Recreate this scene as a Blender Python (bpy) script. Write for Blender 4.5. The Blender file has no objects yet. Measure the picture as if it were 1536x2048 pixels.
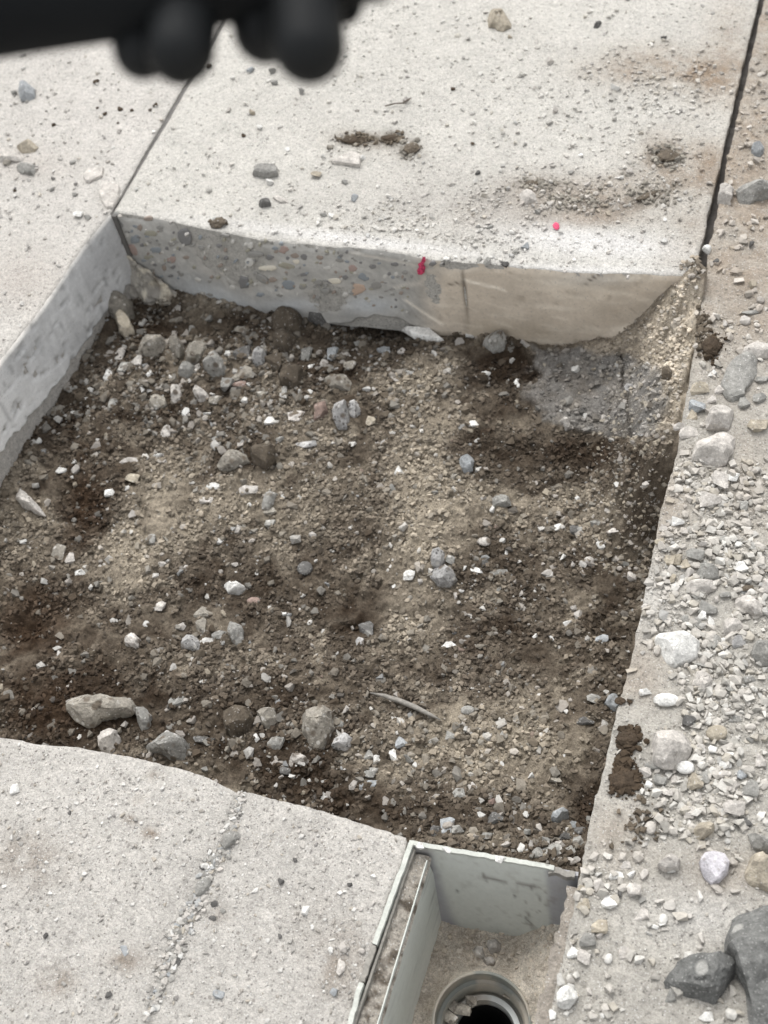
import bpy, bmesh, math, random
import numpy as np
from mathutils import Vector, Matrix, geometry
random.seed(7)
RNG = np.random.default_rng(11)
SC = bpy.context.scene
COL = SC.collection

# ------------------------------------------------------------------ camera
F = 2463.0            # focal length in photo pixels (photo 1536 x 2048)
CAMH = 1.40           # metres above the pavement
_a = np.array([1320., 3704., F]); _b = np.array([-8608., 1430., F])
_a /= np.linalg.norm(_a); _b /= np.linalg.norm(_b)
_x = -(_b - (_b @ _a) * _a); _x /= np.linalg.norm(_x)
_Y = np.array([_a[0], _a[1], -_a[2]]); _X = np.array([_x[0], _x[1], -_x[2]]); _Z = np.cross(_X, _Y)
ROT = np.array([_X, _Y, _Z])
CAM = np.array([0., 0., CAMH])
cd = bpy.data.cameras.new('camera'); cam = bpy.data.objects.new('camera', cd); COL.objects.link(cam)
cam.matrix_world = Matrix.Translation(CAM) @ Matrix(ROT.tolist()).to_4x4()
cd.sensor_fit = 'VERTICAL'; cd.sensor_height = 36.0; cd.lens = F / 2048 * 36.0
cd.clip_start = 0.02; cd.clip_end = 400
cd.dof.use_dof = True; cd.dof.focus_distance = 1.62; cd.dof.aperture_fstop = 5.5
SC.camera = cam

# ------------------------------------------------------------------ light: bright overcast
EL, AZ = math.radians(58), math.radians(-28)      # sun high, beyond the pit and to the left
w = bpy.data.worlds.new('World'); SC.world = w; w.use_nodes = True
nt = w.node_tree; bg = nt.nodes['Background']
sky = nt.nodes.new('ShaderNodeTexSky'); sky.sky_type = 'NISHITA'; sky.sun_disc = False
sky.sun_elevation = EL; sky.sun_rotation = AZ; sky.dust_density = 3.0
hs = nt.nodes.new('ShaderNodeHueSaturation'); hs.inputs['Saturation'].default_value = 0.12
nt.links.new(sky.outputs[0], hs.inputs['Color']); nt.links.new(hs.outputs[0], bg.inputs['Color'])
bg.inputs['Strength'].default_value = 0.15
sl = bpy.data.lights.new('sun', 'SUN'); sl.energy = 0.6; sl.angle = math.radians(22); sl.color = (1, .985, .955)
sun = bpy.data.objects.new('sun', sl); COL.objects.link(sun)
sd = Vector((math.sin(AZ) * math.cos(EL), math.cos(AZ) * math.cos(EL), math.sin(EL)))
sun.rotation_euler = sd.to_track_quat('Z', 'Y').to_euler(); sun.location = (0, 0, 5)
vs = SC.view_settings; vs.view_transform = 'Standard'; vs.look = 'None'; vs.gamma = 1; vs.use_curve_mapping = False
vs.exposure = 1.08

# ------------------------------------------------------------------ helpers
def at(px, py, z=0.0):
    """world point at height z on the line of sight of photo pixel (px, py)"""
    d = ROT @ np.array([px - 768., 1024. - py, -F]); return CAM + d * ((z - CAMH) / d[2])
def on_y(px, py, y):
    d = ROT @ np.array([px - 768., 1024. - py, -F]); return CAM + d * (y / d[1])
def on_x(px, py, x):
    d = ROT @ np.array([px - 768., 1024. - py, -F]); return CAM + d * (x / d[0])
def at_depth(px, py, dep):
    return CAM + (ROT @ np.array([px - 768., 1024. - py, -F])) * (dep / F)
def pix(P):
    """photo pixel of world points (n,3)"""
    c = (np.asarray(P) - CAM) @ ROT
    return 768 + F * c[:, 0] / -c[:, 2], 1024 - F * c[:, 1] / -c[:, 2]
def lin(c, k=1.0):
    c = np.asarray(c, float) / 255.
    return np.where(c <= .04045, c / 12.92, ((c + .055) / 1.055) ** 2.4) * k
def _h(ix, iy, iz, s):
    n = (ix * 374761393 + iy * 668265263 + iz * 2147483647 + s * 1274126177) & 0xffffffff
    n = ((n ^ (n >> 13)) * 1274126177) & 0xffffffff
    return ((n ^ (n >> 16)) & 0xffff) / 65535.
def vn(x, y, z=None, s=0):
    """value noise -1..1"""
    x = np.asarray(x, float); y = np.asarray(y, float)
    z = np.zeros_like(x) if z is None else np.asarray(z, float)
    ix, iy, iz = (np.floor(v).astype(np.int64) for v in (x, y, z))
    fx, fy, fz = x - ix, y - iy, z - iz
    fx, fy, fz = (f * f * (3 - 2 * f) for f in (fx, fy, fz)); r = 0
    for dx in (0, 1):
        for dy in (0, 1):
            for dz in (0, 1):
                r = r + _h(ix + dx, iy + dy, iz + dz, s) * (fx if dx else 1 - fx) * (fy if dy else 1 - fy) * (fz if dz else 1 - fz)
    return r * 2 - 1
def fbm(x, y, sc, o=4, s=0, z=None, g=.5):
    r = 0; a = 1; t = 0; x = np.asarray(x) * sc; y = np.asarray(y) * sc; zz = None if z is None else np.asarray(z) * sc
    for k in range(o):
        r = r + a * vn(x, y, zz, s + 17 * k); t += a; a *= g; x = x * 2.03 + 5.1; y = y * 2.03 + 3.7
        if zz is not None: zz = zz * 2.03 + 1.3
    return r / t
def blob(px, py, cx, cy, rx, ry, ang=0):
    a = math.radians(ang); dx, dy = px - cx, py - cy
    u = (dx * math.cos(a) + dy * math.sin(a)) / rx; v = (-dx * math.sin(a) + dy * math.cos(a)) / ry
    return np.exp(-(u * u + v * v))
def mixc(a, b, t):
    t = np.clip(t, 0, 1)[:, None]; return np.asarray(a) * (1 - t) + np.asarray(b) * t
def sstep(x, a, b):
    t = np.clip((x - a) / (b - a), 0, 1); return t * t * (3 - 2 * t)

def mesh_np(name, V, Fc, mat, col=None, smooth=True, parent=None, link=True):
    """V (n,3), Fc list of tuples or (m,k) array -> ONE mesh object"""
    me = bpy.data.meshes.new(name)
    V = np.asarray(V, float)
    if isinstance(Fc, np.ndarray):
        m, k = Fc.shape
        me.vertices.add(len(V)); me.vertices.foreach_set('co', V.ravel())
        me.loops.add(m * k); me.loops.foreach_set('vertex_index', Fc.astype(np.int32).ravel())
        me.polygons.add(m); me.polygons.foreach_set('loop_start', np.arange(0, m * k, k, dtype=np.int32))
        me.update(calc_edges=True)
    else:
        me.from_pydata(V.tolist(), [], Fc)
    me.validate()
    me.polygons.foreach_set('use_smooth', [smooth] * len(me.polygons))
    if col is not None:
        at_ = me.color_attributes.new('Col', 'FLOAT_COLOR', 'POINT')
        c4 = np.ones((len(V), 4)); c4[:, :3] = col; at_.data.foreach_set('color', c4.ravel())
    me.materials.append(mat)
    o = bpy.data.objects.new(name, me)
    if link: COL.objects.link(o)
    if parent: o.parent = parent
    return o
def tag(o, label=None, cat=None, group=None, kind=None):
    if label: o['label'] = label
    if cat: o['category'] = cat
    if group: o['group'] = group
    if kind: o['kind'] = kind
    return o
def empty(name, loc, label, cat):
    o = bpy.data.objects.new(name, None); COL.objects.link(o); o.location = loc; o.empty_display_size = .02
    return tag(o, label, cat)
def grid_faces(nu, nv):
    i = np.arange((nu - 1) * (nv - 1)); a = (i // (nv - 1)) * nv + i % (nv - 1)
    return np.stack([a, a + nv, a + nv + 1, a + 1], 1)

# ------------------------------------------------------------------ materials
def N(nt, t, **k):
    n = nt.nodes.new(t)
    for a, b in k.items():
        if a in n.inputs: n.inputs[a].default_value = b
        else: setattr(n, a, b)
    return n
def noise(nt, vec, sc, det=4, rough=.6):
    n = N(nt, 'ShaderNodeTexNoise', Scale=sc, Detail=det, Roughness=rough); nt.links.new(vec, n.inputs['Vector']); return n.outputs['Fac']
def mrange(nt, v, a, b, c, d):
    n = N(nt, 'ShaderNodeMapRange', **{'From Min': a, 'From Max': b, 'To Min': c, 'To Max': d}); nt.links.new(v, n.inputs['Value']); return n.outputs[0]
def mulcol(nt, c, f):
    n = N(nt, 'ShaderNodeVectorMath', operation='SCALE'); nt.links.new(c, n.inputs[0]); nt.links.new(f, n.inputs['Scale']); return n.outputs[0]
def mixrgb(nt, a, b, f):
    n = nt.nodes.new('ShaderNodeMix'); n.data_type = 'RGBA'
    for v, i in ((a, 6), (b, 7)):
        if isinstance(v, (tuple, list, np.ndarray)): n.inputs[i].default_value = tuple(v)[:3] + (1,)
        else: nt.links.new(v, n.inputs[i])
    nt.links.new(f, n.inputs[0]); return n.outputs[2]
def mat_surface(name, base=None, var=((60, .25), (400, .25)), fleck=None, bump=((500, .3, .001),), rough=.92, coord='Object', spec=.25, objvar=0.):
    """base None -> colour attribute; var: (scale, strength); fleck: (scale, amount, dark rgb, light rgb)"""
    m = bpy.data.materials.new(name); m.use_nodes = True; nt = m.node_tree; P = nt.nodes['Principled BSDF']
    P.inputs['Roughness'].default_value = rough; P.inputs['Specular IOR Level'].default_value = spec
    tc = nt.nodes.new('ShaderNodeTexCoord'); vec = tc.outputs[coord]
    if objvar:
        oi = nt.nodes.new('ShaderNodeObjectInfo'); ad = N(nt, 'ShaderNodeVectorMath', operation='ADD')
        geo = nt.nodes.new('ShaderNodeNewGeometry'); nt.links.new(geo.outputs['Position'], ad.inputs[0]); nt.links.new(oi.outputs['Random'], ad.inputs[1]); vec = ad.outputs[0]
    if base is None:
        a = N(nt, 'ShaderNodeAttribute', attribute_name='Col'); c = a.outputs['Color']
    else:
        r = nt.nodes.new('ShaderNodeRGB'); r.outputs[0].default_value = tuple(base) + (1,); c = r.outputs[0]
    for sc, st in var:
        c = mulcol(nt, c, mrange(nt, noise(nt, vec, sc), .3, .7, 1 - st, 1 + st))
    if objvar: c = mulcol(nt, c, mrange(nt, oi.outputs['Random'], 0, 1, 1 - objvar, 1 + objvar))
    if fleck:
        for sc, amt, fc, st in fleck:
            v = N(nt, 'ShaderNodeTexVoronoi', Scale=sc, Randomness=1.0); nt.links.new(vec, v.inputs['Vector'])
            sx = nt.nodes.new('ShaderNodeSeparateColor'); nt.links.new(v.outputs['Color'], sx.inputs[0])
            pick = mrange(nt, sx.outputs[0], 1 - amt, 1 - amt * .6, 0, 1)
            near = mrange(nt, v.outputs['Distance'], .25, .42, 1, 0)
            mm = N(nt, 'ShaderNodeMath', operation='MULTIPLY'); nt.links.new(pick, mm.inputs[0]); nt.links.new(near, mm.inputs[1])
            m2 = N(nt, 'ShaderNodeMath', operation='MULTIPLY'); nt.links.new(mm.outputs[0], m2.inputs[0]); m2.inputs[1].default_value = st
            c = mixrgb(nt, c, fc, m2.outputs[0])
    if name == 'dusty_concrete':
        for sc, lo, hi, k in ((95, .54, .68, .78), (210, .55, .66, .74), (40, .38, .28, 1.08)):
            c = mulcol(nt, c, mrange(nt, noise(nt, vec, sc, 5, .65), lo, hi, 1, k))
    nt.links.new(c, P.inputs['Base Color'])
    last = None
    for sc, st, dist in bump:
        b = N(nt, 'ShaderNodeBump', Strength=st, Distance=dist); nt.links.new(noise(nt, vec, sc, 5, .7), b.inputs['Height'])
        if last: nt.links.new(last, b.inputs['Normal'])
        last = b.outputs[0]
    if last: nt.links.new(last, P.inputs['Normal'])
    return m
KT = .69       # photo tone -> base colour, open tops
KP = .60       # in the pit
KW = 1.42      # upright faces
M = {}
M['slab'] = mat_surface('dusty_concrete', None, ((14, .05), (70, .06), (150, .12), (330, .16), (640, .16)),
      [(300, .13, lin((120, 116, 112), KT), .75), (160, .06, lin((140, 134, 126), KT), .6), (420, .14, lin((250, 248, 244), KT), .7)],
      ((900, .7, .0018), (260, .7, .0045), (90, .4, .006)))
M['cutface'] = mat_surface('saw_cut_concrete', None, ((25, .06), (180, .07), (700, .05)), [(330, .12, lin((120, 118, 116), KW), .5)], ((500, .3, .0008),), .8)
M['soil'] = mat_surface('damp_soil', None, ((40, .15), (200, .28), (600, .38)), None, ((1100, .8, .0015), (350, .7, .003)), .97, spec=.15)
M['grit'] = mat_surface('loose_grit', None, ((300, .15),), None, ((900, .4, .0008),), .95, spec=.2)
M['filler'] = mat_surface('joint_filler', lin((122, 119, 115), KT), ((60, .15), (400, .1)), None, ((300, .3, .001),))
M['filler_dark'] = mat_surface('joint_filler_dark', lin((92, 88, 84), KT), ((60, .2), (400, .15)), None, ((300, .4, .001),))
M['plastic'] = mat_surface('grey_plastic', None, ((12, .03), (150, .03)), None, ((200, .08, .0005),), .55, spec=.4)
M['ground'] = mat_surface('bare_ground', lin((165, 155, 142), KT), ((3, .15), (40, .15)))
M['black'] = mat_surface('black_rubber', (.006, .007, .0075), ((30, .4),), None, ((60, .3, .003),), .6, spec=.25)
M['black_metal'] = mat_surface('black_painted_metal', (.0035, .0045, .0055), ((20, .3),), None, ((80, .1, .001),), .75, spec=.2)
M['pink'] = mat_surface('pink_marking_paint', (.50, .055, .12), ((300, .5), (700, .4)), None, ((600, .3, .0005),), .6)
M['twig'] = mat_surface('twig', lin((105, 95, 85), KT), ((300, .3),))

# ------------------------------------------------------------------ stone shapes
def hull_shape(seed, n=16, flat=0., detail=True):
    r = random.Random(seed); bm = bmesh.new()
    for i in range(n):
        v = Vector((r.gauss(0, 1), r.gauss(0, 1), r.gauss(0, 1))).normalized() * r.uniform(.82, 1.08)
        p = .72
        v = Vector([math.copysign(abs(c) ** p, c) for c in v]); v = v.normalized() * (.75 + .25 * v.length)
        v.z = max(min(v.z, .85 - flat * .3), -.8); bm.verts.new(v)
    res = bmesh.ops.convex_hull(bm, input=bm.verts)
    bmesh.ops.delete(bm, geom=list({g for g in res['geom_interior'] + res['geom_unused'] if isinstance(g, bmesh.types.BMVert)}), context='VERTS')
    if detail:
        bmesh.ops.bevel(bm, geom=list(bm.edges), offset=.02, segments=1, affect='EDGES')
        bmesh.ops.triangulate(bm, faces=list(bm.faces))
        bmesh.ops.subdivide_edges(bm, edges=[e for e in bm.edges if e.calc_length() > .35], cuts=1)
        bmesh.ops.triangulate(bm, faces=list(bm.faces))
        bmesh.ops.subdivide_edges(bm, edges=[e for e in bm.edges if e.calc_length() > .25], cuts=1); bmesh.ops.triangulate(bm, faces=list(bm.faces))
        C_ = np.array([v.co[:] for v in bm.verts]); d_ = .07 * fbm(C_[:, 0], C_[:, 1], 3.4, 3, seed, C_[:, 2], .6)
        for v, q in zip(bm.verts, d_): v.co += v.co.normalized() * (q + .03 * (r.random() - .5))
    bmesh.ops.triangulate(bm, faces=list(bm.faces))
    bm.verts.index_update()
    V = np.array([v.co[:] for v in bm.verts]); Fc = np.array([[v.index for v in f.verts] for f in bm.faces]); bm.free()
    return V / np.abs(V).max(0), Fc
def pebble_shape(seed, sub=2):
    bm = bmesh.new(); bmesh.ops.create_icosphere(bm, subdivisions=sub, radius=1)
    V = np.array([v.co[:] for v in bm.verts]); Fc = np.array([[v.index for v in f.verts] for f in bm.faces]); bm.free()
    d = 1 + .16 * fbm(V[:, 0], V[:, 1], 1.3, 2, seed, V[:, 2]); V = V * d[:, None]
    return V / np.abs(V).max(0), Fc
def clod_shape(seed):
    bm = bmesh.new(); bmesh.ops.create_icosphere(bm, subdivisions=4, radius=1)
    V = np.array([v.co[:] for v in bm.verts]); Fc = np.array([[v.index for v in f.verts] for f in bm.faces]); bm.free()
    d = 1 + .38 * fbm(V[:, 0], V[:, 1], 1.6, 3, seed, V[:, 2]) + .22 * fbm(V[:, 0], V[:, 1], 6, 2, seed + 3, V[:, 2]); V = V * d[:, None]
    return V / np.abs(V).max(0), Fc
ANG = [hull_shape(s, 9 + s % 5) for s in range(22)]
RND = [pebble_shape(s) for s in range(8)]
CLD = [clod_shape(s) for s in range(4)]
LOW = [hull_shape(100 + s, 9, detail=False) for s in range(14)] + [pebble_shape(60 + s, 1) for s in range(3)]

# ------------------------------------------------------------------ soil height and colour
def soil_tone(px, py, x, y):
    t = np.zeros_like(px)
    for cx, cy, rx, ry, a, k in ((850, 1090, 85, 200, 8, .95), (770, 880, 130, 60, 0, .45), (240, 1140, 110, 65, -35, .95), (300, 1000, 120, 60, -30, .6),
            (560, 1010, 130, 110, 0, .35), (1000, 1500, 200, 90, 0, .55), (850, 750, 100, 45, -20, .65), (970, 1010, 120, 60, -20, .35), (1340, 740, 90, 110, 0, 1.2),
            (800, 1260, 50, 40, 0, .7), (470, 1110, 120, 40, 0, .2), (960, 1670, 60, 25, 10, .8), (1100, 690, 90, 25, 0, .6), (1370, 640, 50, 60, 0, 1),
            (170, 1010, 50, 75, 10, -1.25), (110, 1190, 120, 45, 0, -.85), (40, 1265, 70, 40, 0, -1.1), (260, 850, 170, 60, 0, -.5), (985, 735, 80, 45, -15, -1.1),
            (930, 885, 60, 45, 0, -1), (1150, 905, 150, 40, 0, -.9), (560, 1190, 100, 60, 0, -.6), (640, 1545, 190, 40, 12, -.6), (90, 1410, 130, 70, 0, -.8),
            (1230, 1220, 80, 220, 0, -.2), (350, 640, 170, 40, 10, -.45), (780, 1620, 160, 30, 10, -.75), (1240, 1400, 45, 130, 0, -.45), (690, 700, 130, 60, 0, -.65),  # darks along right and near slab edges: damp soil plus painted-in slab shade
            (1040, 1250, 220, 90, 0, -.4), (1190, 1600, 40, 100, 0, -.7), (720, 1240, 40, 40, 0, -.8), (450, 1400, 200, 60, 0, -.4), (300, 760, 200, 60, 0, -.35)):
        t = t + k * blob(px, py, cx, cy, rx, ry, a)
    wx, wy = x + .03 * vn(x * 22, y * 22, s=301), y + .03 * vn(x * 22, y * 22, s=302)
    t = t + .6 * blob(px, py, 880, 900, 70, 200, 25) + (.9 * fbm(wx, wy, 10, 4, 5) + .75 * fbm(wx, wy, 38, 4, 9)) * (1 - .5 * blob(px, py, 840, 1050, 90, 260, 8))
    return np.sign(t) * np.abs(t) ** .8 * 1.05 - .04
def grey_patch(px, py, x, y):
    d = np.maximum(np.abs(px - 1195) / 135., np.abs(py - 785 + (px - 1195) * -.12) / 82.)
    return sstep(d + .35 * fbm(x, y, 25, 4, 31), 1.05, .85)
def soil_colour(px, py, x, y):
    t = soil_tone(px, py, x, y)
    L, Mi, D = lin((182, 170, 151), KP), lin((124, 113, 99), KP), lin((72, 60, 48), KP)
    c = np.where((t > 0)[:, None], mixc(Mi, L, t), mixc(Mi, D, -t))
    c = mixc(c, lin((200, 188, 170), .85), .95 * np.clip(blob(px, py, 1370, 690, 62, 130, 8) * 1.5 + blob(px, py, 1250, 680, 90, 22, -25), 0, 1) * (.8 + .8 * fbm(x, y, 40, 3, 377)))
    c = mixc(c, lin((152, 148, 142), KP), grey_patch(px, py, x, y) * (.85 + .5 * fbm(x, y, 50, 3, 409)))
    rd = np.clip(1.2 * blob(px, py, 60, 1240, 110, 70) + blob(px, py, 170, 1010, 40, 80, 10) + .8 * blob(px, py, 90, 1420, 90, 60), 0, 1); c = mixc(c, lin((84, 64, 47), KP), .55 * rd)
    g = grey_patch(px, py, x, y); c = c * (1 + g * (.35 * fbm(x, y, 60, 4, 373)))[:, None]
    return mixc(c, lin((70, 64, 58), KP), g * np.exp(-((px - (1250 + .12 * (py - 800)) - 6 * vn(x * 60, y * 60, s=5)) / 3.) ** 2) * .9)
def soil_z(x, y, fine=True):
    x = np.asarray(x, float); y = np.asarray(y, float)
    P = np.stack([x, y, np.full_like(x, -.17)], -1).reshape(-1, 3); px, py = pix(P); px = px.reshape(x.shape); py = py.reshape(x.shape)
    z = np.full_like(x, -.183)
    z += .030 * sstep(y, .95, .55)                         # shallower towards the near slab
    z += .055 * sstep(x, -.42, -.25) * sstep(y, .66, .50)   # rubble heaped against the drain box
    z += .016 * sstep(x, -.9, -1.15)
    for cx, cy, r, h in ((735, 1245, 38, -16), (170, 1030, 60, -20), (20, 1265, 70, -32), (705, 1190, 30, -7), (845, 1060, 110, 24), (890, 880, 80, 14), (260, 1120, 110, 13),
            (300, 990, 90, 9), (860, 745, 95, 16), (990, 690, 90, 14), (470, 920, 60, 9), (1000, 1490, 160, 14), (790, 1262, 34, 13), (175, 1420, 70, 14),
            (110, 1190, 80, 9), (1200, 770, 150, 14), (560, 1230, 120, -7), (460, 690, 150, 9), (300, 600, 60, -26), (370, 630, 50, -14), (120, 830, 70, -8), (960, 960, 90, 5), (690, 640, 60, -16), (775, 632, 60, -38),
            (1180, 1000, 140, -8)):
        z += h * .001 * blob(px, py, cx, cy, r, r * .8)
    # sediment banked against the far right corner
    ramp = sstep(x, -.245, -.105) ; up = sstep(y, 1.02, 1.16)
    z = z + (-.012 - z) * ramp * up * (.92 + .08 * vn(x * 40, y * 40, s=3))
    z = z + .05 * sstep(x, -.36, -.2) * sstep(y, 1.36, 1.46)
    g = grey_patch(px, py, x, y)
    z += .008 * g - .006 * g * np.exp(-((px - (1250 + .12 * (py - 800))) / 3.) ** 2) + g * .0035 * fbm(x, y, 70, 3, 371)
    q = (1 - .75 * g)
    z += .007 * fbm(x, y, 14, 3, 1) * q
    if fine:
        n1 = fbm(x, y, 60, 2, 2); n2 = fbm(x, y, 150, 2, 3)
        z += (.0075 * n1 + .0050 * np.abs(n2)) * q + .0016 * vn(x * 330, y * 330, s=8) * q
    return z
def top_z(x, y, s=0):
    return .0012 * fbm(x, y, 12, 3, 40 + s) + .0009 * fbm(x, y, 80, 2, 44 + s)

# pit soil sheet
xs = np.arange(-1.34, -.06, .0026); ys = np.arange(.34, 1.62, .0026)
X, Y = np.meshgrid(xs, ys, indexing='ij'); x, y = X.ravel(), Y.ravel()
keep_low = (x > -.325) & (y < .47)
z = soil_z(x, y)
z = np.where(sstep(y, .478, .470) > 0, np.minimum(z, -.15) - .12 * sstep(y, .478, .468) * (x > -.33), z)
z = np.where(x > -.1, np.minimum(z, -.03), z); z = np.where(y > 1.462, np.minimum(z, -.10), z)
V = np.stack([x, y, z], 1); px, py = pix(V)
sf = grid_faces(len(xs), len(ys)); sf = sf[~((x[sf] > -.322) & (y[sf] < .478 + (x[sf] + .304) * .08)).any(1)]
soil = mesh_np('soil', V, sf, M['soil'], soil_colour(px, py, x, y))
tag(soil, 'damp brown soil with dry tan patches in the opened pit', kind='structure')
g = mesh_np('ground', [(-150, -150, -.42), (150, -150, -.42), (150, 150, -.42), (-150, 150, -.42)], [(0, 1, 2, 3)], M['ground'])
tag(g, 'bare ground beneath the pavement', kind='structure')

# ------------------------------------------------------------------ pavement slabs
def resample(P, step, jit=0., s=0):
    P = np.asarray(P, float); out = []
    for i in range(len(P) - 1):
        L = np.linalg.norm(P[i + 1] - P[i]); n = max(1, int(L / step))
        out += [P[i] + (P[i + 1] - P[i]) * k / n for k in range(n)]
    out.append(P[-1]); out = np.array(out)
    if jit:
        n = np.arange(len(out)); d = np.gradient(out, axis=0); d /= np.linalg.norm(d, axis=1)[:, None] + 1e-9
        nr = np.stack([-d[:, 1], d[:, 0]], 1)
        j = jit * (fbm(out[:, 0], out[:, 1], 25, 3, s) + .5 * vn(out[:, 0] * 160, out[:, 1] * 160, s=s)); j[0] = j[-1] = 0
        out = out + nr * j[:, None]
    return out
def slab(label, fine_edges, far_pts, box, step, colfn, thick=.19, zfn=top_z, seed=0):
    """outline = fine edges (already resampled) then far corner points; interior points dense inside box"""
    out = np.vstack([e for e in fine_edges] + [np.array(far_pts)])
    x0, x1, y0, y1 = box
    gx, gy = np.meshgrid(np.arange(x0, x1, step), np.arange(y0, y1, step), indexing='ij')
    ip = np.stack([gx.ravel(), gy.ravel()], 1) + (RNG.random((gx.size, 2)) - .5) * step * .5
    # inside test
    def inside(p):
        r = np.zeros(len(p), bool); n = len(out); j = n - 1
        for i in range(n):
            a, b = out[i], out[j]
            c = ((a[1] > p[:, 1]) != (b[1] > p[:, 1])) & (p[:, 0] < (b[0] - a[0]) * (p[:, 1] - a[1]) / (b[1] - a[1] + 1e-12) + a[0]); r ^= c; j = i
        return r
    ip = ip[inside(ip)]
    fe = np.vstack(fine_edges)
    fe = fe[(fe[:, 0] > x0 - .1) & (fe[:, 0] < x1 + .1) & (fe[:, 1] > y0 - .1) & (fe[:, 1] < y1 + .1)]
    ok = np.ones(len(ip), bool)
    for k in range(0, len(ip), 4000):
        d = ((ip[k:k + 4000, None] - fe[None]) ** 2).sum(-1).min(1); ok[k:k + 4000] = d > (step * .5) ** 2
    ip = ip[ok]
    pts = np.vstack([out, ip]); n = len(out)
    r = geometry.delaunay_2d_cdt([Vector(p) for p in pts], [], [list(range(n))], 1, 1e-5)
    P2 = np.array([v[:] for v in r[0]]); tri = [tuple(f) for f in r[2]]
    z = zfn(P2[:, 0], P2[:, 1])
    V = np.column_stack([P2, z]); nv = len(V)
    om = {}                                     # outline vertices in the result
    for i, src in enumerate(r[3]):
        for sidx in src:
            if sidx < n: om[sidx] = i
    loop = [om[i] for i in range(n)]
    bot = V[loop].copy(); bot[:, 2] = -thick
    V = np.vstack([V, bot]); fs = tri + [(loop[i], nv + i, nv + (i + 1) % n, loop[(i + 1) % n]) for i in range(n)] + [tuple(nv + i for i in range(n))]
    px, py = pix(V)
    c = colfn(px, py, V[:, 0], V[:, 1])
    o = mesh_np('concrete_pavement', V, fs, M['slab'], c, smooth=False)
    me = o.data; me.polygons.foreach_set('use_smooth', [abs(p.normal.z) > .5 and len(p.vertices) == 3 for p in me.polygons])
    bm = bmesh.new(); bm.from_mesh(me); bmesh.ops.recalc_face_normals(bm, faces=bm.faces); bm.to_mesh(me); bm.free()
    return tag(o, label, kind='structure')

def base_tone(px, py, x, y, rgb, seed, amp=.06):
    c = np.tile(lin(rgb, KT), (len(px), 1)); k = 1 + amp * fbm(x, y, 6, 4, seed) + amp * fbm(x, y, 50, 3, seed + 5) + amp * 1.2 * fbm(x, y, 140, 2, seed + 9)
    return c * k[:, None]
TAN = lin((164, 145, 124), KT)
def col_far(px, py, x, y):
    c = base_tone(px, py, x, y, (221, 217, 208), 61)
    n = .55 * fbm(x, y, 22, 4, 71) + .35 * fbm(x, y, 90, 3, 72)
    t = np.zeros_like(px)
    for cx, cy, rx, ry, a, k in ((1310, 135, 120, 38, 0, .95), (1440, 170, 90, 50, 20, .8), (1340, 310, 70, 45, 0, .85), (1440, 340, 60, 70, 0, .7), (1210, 395, 170, 45, -8, .95),
              (1060, 380, 70, 30, 0, .5), (1180, 440, 90, 16, 0, .5), (720, 285, 70, 24, 10, .35), (1380, 490, 60, 60, 0, .6), (1470, 80, 60, 80, 0, .5), (930, 430, 60, 30, 0, .25)):
        t = t + k * blob(px, py, cx, cy, rx, ry, a)
    c = mixc(c, TAN, t * (.75 + n))
    e = sum(k * blob(px, py, *b_) for k, b_ in ((1.2, (718, 281, 38, 13, 5)), (1.1, (784, 279, 22, 14)), (.9, (822, 300, 24, 22)), (.8, (1295, 394, 55, 14, -25)), (.6, (1085, 368, 50, 10, 0)), (.8, (1335, 312, 34, 22, 0)), (.5, (1190, 408, 90, 12, -8))))
    c = mixc(c, lin((112, 101, 86), KT), 1.2 * e * (.7 + 2.2 * n))
    g = .5 * blob(px, py, 960, 400, 260, 70) * (1 + 1.5 * n)          # crushed grey rubble dust
    c = mixc(c, lin((190, 184, 176), KT), g)
    wt = 1.2 * blob(px, py, 1180, 485, 170, 28, 5) + blob(px, py, 700, 478, 280, 12, 7) + .8 * blob(px, py, 1150, 540, 250, 9, 1)
    c = mixc(c, lin((241, 238, 233), KT), wt)
    return c
def col_left(px, py, x, y):
    c = base_tone(px, py, x, y, (219, 214, 206), 63)
    return mixc(c, lin((200, 190, 180), KT), .5 * blob(px, py, 40, 560, 90, 60) + .4 * blob(px, py, 60, 330, 80, 30))
def col_near(px, py, x, y):
    c = base_tone(px, py, x, y, (216, 211, 203), 65, .10)
    n = fbm(x, y, 60, 3, 81)
    cxx = np.interp(py, [1590, 1640, 1675, 1730, 1800, 1840, 1920, 2035], [482, 466, 462, 425, 395, 372, 340, 296]); c = mixc(c, lin((168, 164, 157), KT), .75 * np.exp(-((px - cxx) / 13.) ** 2) * (py > 1588))
    t = .0
    for cx, cy, rx, ry, k in ((60, 1720, 70, 50, .6), (300, 1665, 16, 12, .9), (275, 1600, 14, 10, .7), (310, 1550, 20, 10, .6), (250, 1920, 40, 22, .7), (110, 1960, 40, 30, .6), (690, 1930, 55, 60, .7),
             (260, 1640, 12, 10, .7), (640, 1850, 60, 60, .25), (430, 1830, 30, 20, .4)):
        t = t + k * blob(px, py, cx, cy, rx, ry)
    return mixc(c, lin((150, 136, 120), KT), t * (.7 + 1.2 * n))
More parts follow.
